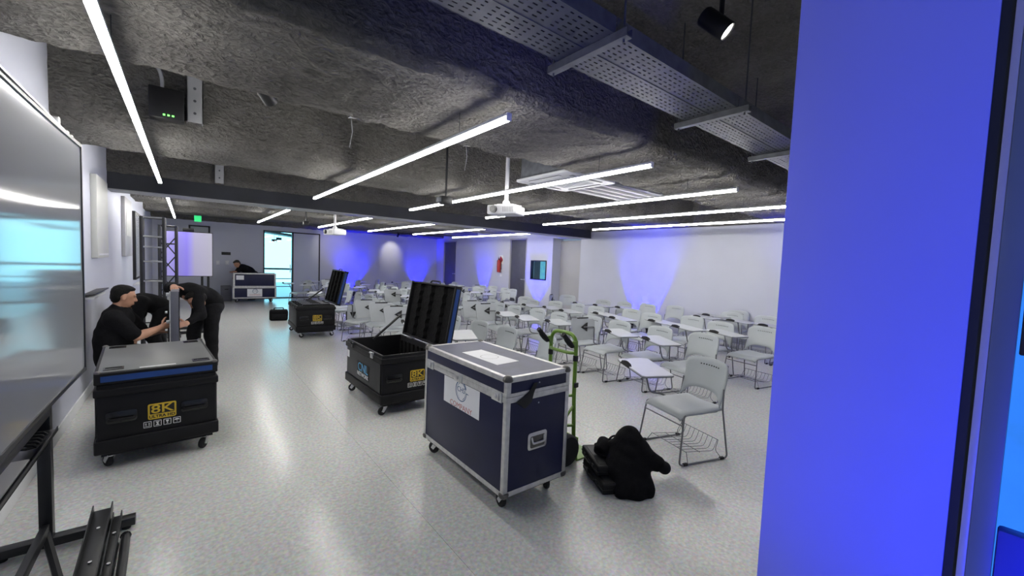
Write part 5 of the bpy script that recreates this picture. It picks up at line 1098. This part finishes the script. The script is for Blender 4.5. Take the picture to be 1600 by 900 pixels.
vol(MB(), [('c', (2.69, 1.60, 0.185), (2.715, 1.556, 0.165), 0.040, 0.046)], 0.007, 0.02, (2.58, 1.72, 0)).build('cuff', 'fabric2', jk, angle=180)
ck = thing('cloth_bag', 'crumpled black cloth bag on top of the device cases', 'bag', (2.54, 1.93, 0.165))
vol(MB(), [('e', (2.54, 1.92, 0.215), (0.12, 0.10, 0.06)), ('e', (2.51, 1.95, 0.245), (0.06, 0.05, 0.045)), ('e', (2.58, 1.87, 0.225), (0.08, 0.06, 0.05))], 0.009, 0.03, (2.54, 1.93, 0.165), wob=0.008, wscale=42, cut=0.166).build('bag_body', 'fabric', ck, angle=180)
MB().tube(fillet([(-0.02, 0.0, 0.10), (0.02, -0.02, 0.15), (0.09, -0.06, 0.14), (0.10, -0.08, 0.06)], 0.05), 0.008, 6).build('strap', 'fabric2', ck)

# ------------------------------------------------------------------ tablet-arm chairs
def chair_meshes():
    ms = {}
    P, Q = [], []
    for i in range(13):
        u = -1 + 2*i/12; P.append([]); Q.append([])
        for j in range(13):
            v = j/12; y = -0.245 + 0.47*v; x = u*(0.232 - 0.012*abs(v - 0.5)*2)
            z = 0.432 - 0.05*max(0, 0.16 - v)**1.3*8 - 0.016*(1 - u*u)*math.sin(PI*min(1, v*1.1)) + 0.012*v*v*abs(u)
            if i in (0, 12): z -= 0.014
            P[-1].append((x, y, z)); Q[-1].append((x*0.985, y, z - 0.022))
    ms['seat'] = MB().shell(P, Q).mesh('seat', 'shell', 0.004, 1, 60)
    P, Q = [], []
    for i in range(17):
        u = -1 + 2*i/16; P.append([]); Q.append([])
        zt = 0.815 - 0.022*u*u - 0.030*max(0, abs(u) - 0.84)/0.16
        zl = 0.535 - 0.085*abs(u)**5 - 0.018*abs(u)**2
        for j in range(9):
            v = j/8; z = zl + (zt - zl)*v; hw = 0.222 + 0.012*v - 0.012*max(0, v - 0.8)*3*abs(u)
            y = 0.215 + (z - 0.44)*0.21 - 0.05*u*u + 0.012*math.sin(PI*v)
            P[-1].append((u*hw, y, z)); Q[-1].append((u*hw, y + 0.016, z - 0.002))
    ms['back'] = MB().shell(P, Q).mesh('backrest', 'shell', 0.003, 1, 60)
    m = MB()
    for k in range(8):
        u = -0.42 + 0.12*k; y = 0.215 + (0.745 - 0.44)*0.21 - 0.05*u*u + 0.010; m.cyl((u*0.23, y - 0.006, 0.748 - 0.012*u*u), (u*0.23, y + 0.006, 0.748 - 0.012*u*u), 0.006, 6)
    ms['vent'] = m.mesh('vent_slots', 'ink')
    for s, nm in ((-1, 'legR'), (1, 'legL')):
        pth = fillet([(s*0.205, -0.17, 0.405), (s*0.228, -0.215, 0.400), (s*0.255, -0.265, 0.009), (s*0.255, 0.265, 0.009), (s*0.238, 0.195, 0.43), (s*0.228, 0.205, 0.60)], 0.035, 4)
        ms[nm] = MB().tube(pth, 0.0075, 7).mesh('sled_leg', 'tube')
    ms['stretch'] = MB().tube([(-0.236, -0.230, 0.325), (0.236, -0.230, 0.325)], 0.006, 6).mesh('stretcher', 'tube')
    m = MB(); m.tube(fillet([(-0.20, -0.16, 0.40), (-0.20, 0.19, 0.40), (0.20, 0.19, 0.40), (0.20, -0.16, 0.40)], 0.03), 0.008, 6); ms['under'] = m.mesh('seat_frame', 'tube')
    m = MB()
    for k in range(9):
        x = -0.20 + 0.05*k; m.tube(fillet([(x, -0.15, 0.085), (x, 0.16, 0.055), (x, 0.20, 0.15)], 0.03, 2), 0.0026, 4)
    for (y, z) in ((-0.15, 0.085), (0.0, 0.069), (0.20, 0.15)): m.tube([(-0.21, y, z), (0.21, y, z)], 0.0032, 4)
    for s in (-1, 1):
        m.tube([(s*0.21, -0.15, 0.085), (s*0.252, -0.17, 0.012)], 0.003, 4); m.tube(fillet([(s*0.21, 0.20, 0.15), (s*0.22, 0.16, 0.07), (s*0.252, 0.20, 0.012)], 0.02, 2), 0.003, 4)
    ms['basket'] = m.mesh('wire_basket', 'tube')
    ms['glide'] = MB().box(-0.012, 0.012, -0.022, 0.022, 0.0, 0.022).mesh('foot_glide', 'rubber', 0.004, 1)
    # tablet in its own frame: x to the chair's right(-), board lies in xy at z=0
    poly = [(-0.565, -0.31), (-0.545, -0.04), (-0.50, -0.005), (0.075, -0.205), (0.09, -0.235), (0.055, -0.475), (0.02, -0.495), (-0.50, -0.345)]
    poly = list(reversed(poly))
    ms['board'] = MB().prism(poly, 0.0, 0.014).mesh('tablet', ['tablet'], 0.003, 1)
    ms['edge'] = MB().prism([(x*1.006, y*1.006) for x, y in poly], -0.003, 0.003).mesh('edge_band', 'tablet_edge')
    d = V3((0.52, -0.15, 0)).normalized(); a = V3((-0.46, -0.352, 0)); nrm = V3((-d.y, d.x, 0)); m = MB()
    prof = [(0, -0.008)] + [(0.03 + 0.012*k, 0.012 + 0.012*(k % 2) + 0.010*math.sin(PI*k/14)) for k in range(15)] + [(0.235, -0.008)]
    Mb = Matrix(((d.x, nrm.x, 0, a.x), (d.y, nrm.y, 0, a.y), (0, 0, 1, 0), (0, 0, 0, 1)))
    m.prism([(p, q + 0.008) for p, q in prof], -0.012, 0.022, 'y', M=Mb); ms['grip'] = m.mesh('grip_strip', 'rubber')
    ms['arm'] = MB().tube(fillet([(-0.205, 0.02, 0.405), (-0.285, 0.0, 0.42), (-0.30, -0.13, 0.44), (-0.30, -0.20, 0.655), (-0.27, -0.27, 0.685)], 0.05, 4), 0.009, 7).mesh('tablet_arm', 'tube')
    m = MB(); m.prism([(-0.34, -0.22), (-0.22, -0.20), (-0.24, -0.34)][::-1], -0.016, -0.001); m.cyl((-0.27, -0.255, -0.03), (-0.27, -0.255, 0.0), 0.022, 10); ms['hinge'] = m.mesh('hinge_bracket', 'rubber', 0.003, 1)
    # folded-up arm and board (board stands on edge beside the seat, facing outward)
    ms['arm_up'] = MB().tube(fillet([(-0.205, 0.06, 0.405), (-0.285, 0.05, 0.42), (-0.31, 0.02, 0.44), (-0.31, 0.02, 0.69), (-0.31, -0.20, 0.69)], 0.04, 4), 0.009, 7).mesh('tablet_arm', 'tube')
    pu = [(-0.40, -0.20), (-0.05, -0.20), (0.00, -0.15), (0.00, 0.08), (-0.04, 0.12), (-0.42, 0.14), (-0.45, 0.10)]
    ms['board_up'] = MB().prism(pu, -0.009, 0.009, 'x').mesh('tablet', ['tablet'], 0.003, 1)
    m = MB(); m.prism([(-0.27, 0.0), (-0.15, 0.07), (-0.15, -0.07)][::-1], 0.009, 0.024, 'x'); m.cyl((0.009, -0.235, 0.0), (0.034, -0.235, 0.0), 0.013, 8); ms['hinge_up'] = m.mesh('hinge_bracket', 'rubber', 0.003, 1)
    m = MB(); m.box(-0.012, 0.012, -0.34, -0.13, 0.128, 0.145); ms['grip_up'] = m.mesh('grip_strip', 'rubber', 0.003, 1)
    return ms
CM = chair_meshes()
def make_chair(state):
    t = thing('tablet_chair', 'grey tablet-arm chair', 'chair')
    link('seat', CM['seat'], t); bk = link('backrest', CM['back'], t); link('vent_slots', CM['vent'], bk)
    link('sled_leg', CM['legR'], t); link('sled_leg', CM['legL'], t); link('stretcher', CM['stretch'], t); link('seat_frame', CM['under'], t); link('wire_basket', CM['basket'], t)
    for x in (-0.255, 0.255):
        for y in (-0.20, 0.20): link('foot_glide', CM['glide'], t, (x, y, 0))
    if state == 'D':
        link('tablet_arm', CM['arm'], t); b = link('tablet', CM['board'], t, (0, 0, 0.695)); link('edge_band', CM['edge'], b); link('grip_strip', CM['grip'], b); link('hinge_bracket', CM['hinge'], b)
    elif state == 'U':
        link('tablet_arm', CM['arm_up'], t); b = link('tablet', CM['board_up'], t, (-0.332, 0.035, 0.69)); link('hinge_bracket', CM['hinge_up'], b); link('grip_strip', CM['grip_up'], b)
    return t
PROTO = {}
def chair(label, x, y, rz, state='D', group='grey tablet-arm chairs', tilt=0.0):
    if state not in PROTO: t = PROTO[state] = make_chair(state)
    else: t = copy_tree(PROTO[state])
    t.location = (x, y, 0); t.rotation_euler = (0, 0, rad(rz)); t['label'] = label; t['group'] = group
    if tilt:
        for c in kids(t):
            if c.name.startswith('tablet') and not c.name.startswith('tablet_arm') and not c.name.startswith('tablet_chair'):
                c.rotation_euler = (rad(tilt), 0, 0)
    return t
ordn = ['first', 'second', 'third', 'fourth', 'fifth', 'sixth', 'seventh', 'eighth', 'ninth', 'tenth', 'eleventh']
ST = {'D': 'tablet down', 'U': 'tablet folded up', 'N': 'tablet unseen'}
def row(desc, lst, group):
    for i, (x, y, rz, st, *tl) in enumerate(lst):
        chair('grey chair, %s, %s from near end of %s' % (ST[st], ordn[i], desc), x, y, rz, st, group, tl[0] if tl else 0.0)
chair('large grey tablet chair standing alone in front, beside the black jacket', 3.47, 1.84, -107, 'D', 'front row chairs')
row('row behind the navy case', [(2.94, 3.40, -112, 'N'), (2.89, 4.03, -97, 'D'), (2.86, 4.60, -95, 'D'), (2.80, 5.20, -92, 'D')], 'front row chairs')
row('row beyond the CNL case', [(2.86, 6.12, -100, 'U'), (2.80, 6.70, -104, 'U'), (2.78, 7.28, -96, 'U'), (2.62, 7.86, -70, 'U', 90)], 'front row chairs')
row('the second chair row', [(4.90, 2.58, -105, 'D'), (4.92, 3.20, -104, 'D'), (4.83, 3.80, -100, 'U'), (4.86, 4.36, -98, 'D'), (4.70, 4.94, -98, 'D'), (4.72, 5.50, -96, 'D'), (4.62, 6.05, -96, 'U'), (4.68, 6.62, -96, 'U'), (4.95, 7.20, -92, 'U', 38)], 'second row chairs')
row('the third chair row', [(6.45, 2.45, -102, 'D'), (6.42, 3.05, -100, 'D'), (6.68, 3.65, -98, 'D'), (6.32, 4.22, -97, 'D'), (6.58, 4.82, -95, 'D'), (6.22, 5.40, -95, 'D'), (6.28, 5.97, -100, 'D'), (6.20, 6.54, -92, 'D'), (6.02, 7.10, -90, 'D'), (6.25, 7.66, -88, 'U', 45)], 'third row chairs')
row('last chair row by white wall', [(8.20, 2.45, -95, 'D'), (8.30, 3.04, -96, 'D'), (8.25, 3.66, -96, 'D'), (8.30, 4.90, -96, 'N'), (8.05, 5.42, -95, 'D'), (7.90, 5.95, -95, 'D'), (7.80, 6.50, -92, 'D'), (7.95, 7.70, -60, 'U')], 'last row chairs')
chair('grey tablet chair against the white wall behind the last row', 8.78, 3.75, -92, 'D', 'last row chairs')
row('front row beyond steel beam', [(2.90, 9.02, -90, 'N'), (2.84, 9.55, -92, 'N'), (2.80, 10.08, -95, 'N'), (2.72, 10.62, -90, 'D')], 'far front row chairs')
FC = [(4.30, 8.60), (4.45, 9.25), (4.35, 9.90), (4.40, 10.55), (4.42, 11.20), (4.30, 11.85), (4.35, 12.50), (5.55, 9.15), (5.60, 9.80), (5.65, 10.50), (5.70, 11.15), (5.75, 11.80), (5.60, 12.5), (5.65, 13.2),
      (6.98, 9.40), (6.95, 10.05), (6.98, 10.70), (7.30, 11.35), (7.10, 12.0), (7.05, 12.65), (7.0, 13.3), (7.78, 10.10), (7.94, 10.70), (8.05, 11.5), (8.1, 12.2), (8.0, 13.9), (6.0, 14.1), (4.9, 13.6), (3.6, 12.9), (3.2, 13.6), (3.9, 14.3), (2.9, 14.5), (3.5, 15.2), (4.6, 15.0), (5.4, 15.2), (6.6, 14.9), (7.4, 14.9)]
rows_far = [('first far row', 0, 7), ('second far row', 7, 14), ('third far row', 14, 21), ('fourth far row by right wall', 21, 26), ('scattered chairs before the far wall', 26, 37)]
for i, (x, y) in enumerate(FC):
    st = 'U' if i in (2, 9, 16, 23, 30) else ('N' if i in (5, 12, 19) else 'D')
    nm, a, b = [r for r in rows_far if r[1] <= i < r[2]][0]
    jit = (-60, 40) if i in (31, 29, 32) else (-12, 12)
    chair('small pale chair beyond steel beam, %s among the %s' % (ordn[i - a], nm), x + rng.uniform(-0.05, 0.05), y, -92 + rng.uniform(*jit), st, 'chairs in the far block')
# dark jacket over a chair back
jb = thing('jacket', 'dark jacket hung over a chair back behind the open CNL case', 'jacket', (4.30, 8.60, 0.0))
vol(MB(), [('c', (4.55, 8.42, 0.80), (4.57, 8.80, 0.80), 0.06, 0.06), ('c', (4.46, 8.45, 0.62), (4.46, 8.78, 0.62), 0.06, 0.06), ('c', (4.66, 8.42, 0.60), (4.66, 8.80, 0.60), 0.05, 0.05), ('e', (4.56, 8.62, 0.84), (0.09, 0.16, 0.05))], 0.012, 0.06, (4.30, 8.60, 0.0), wob=0.006, wscale=30).build('jacket_body', 'door', jb, angle=180)
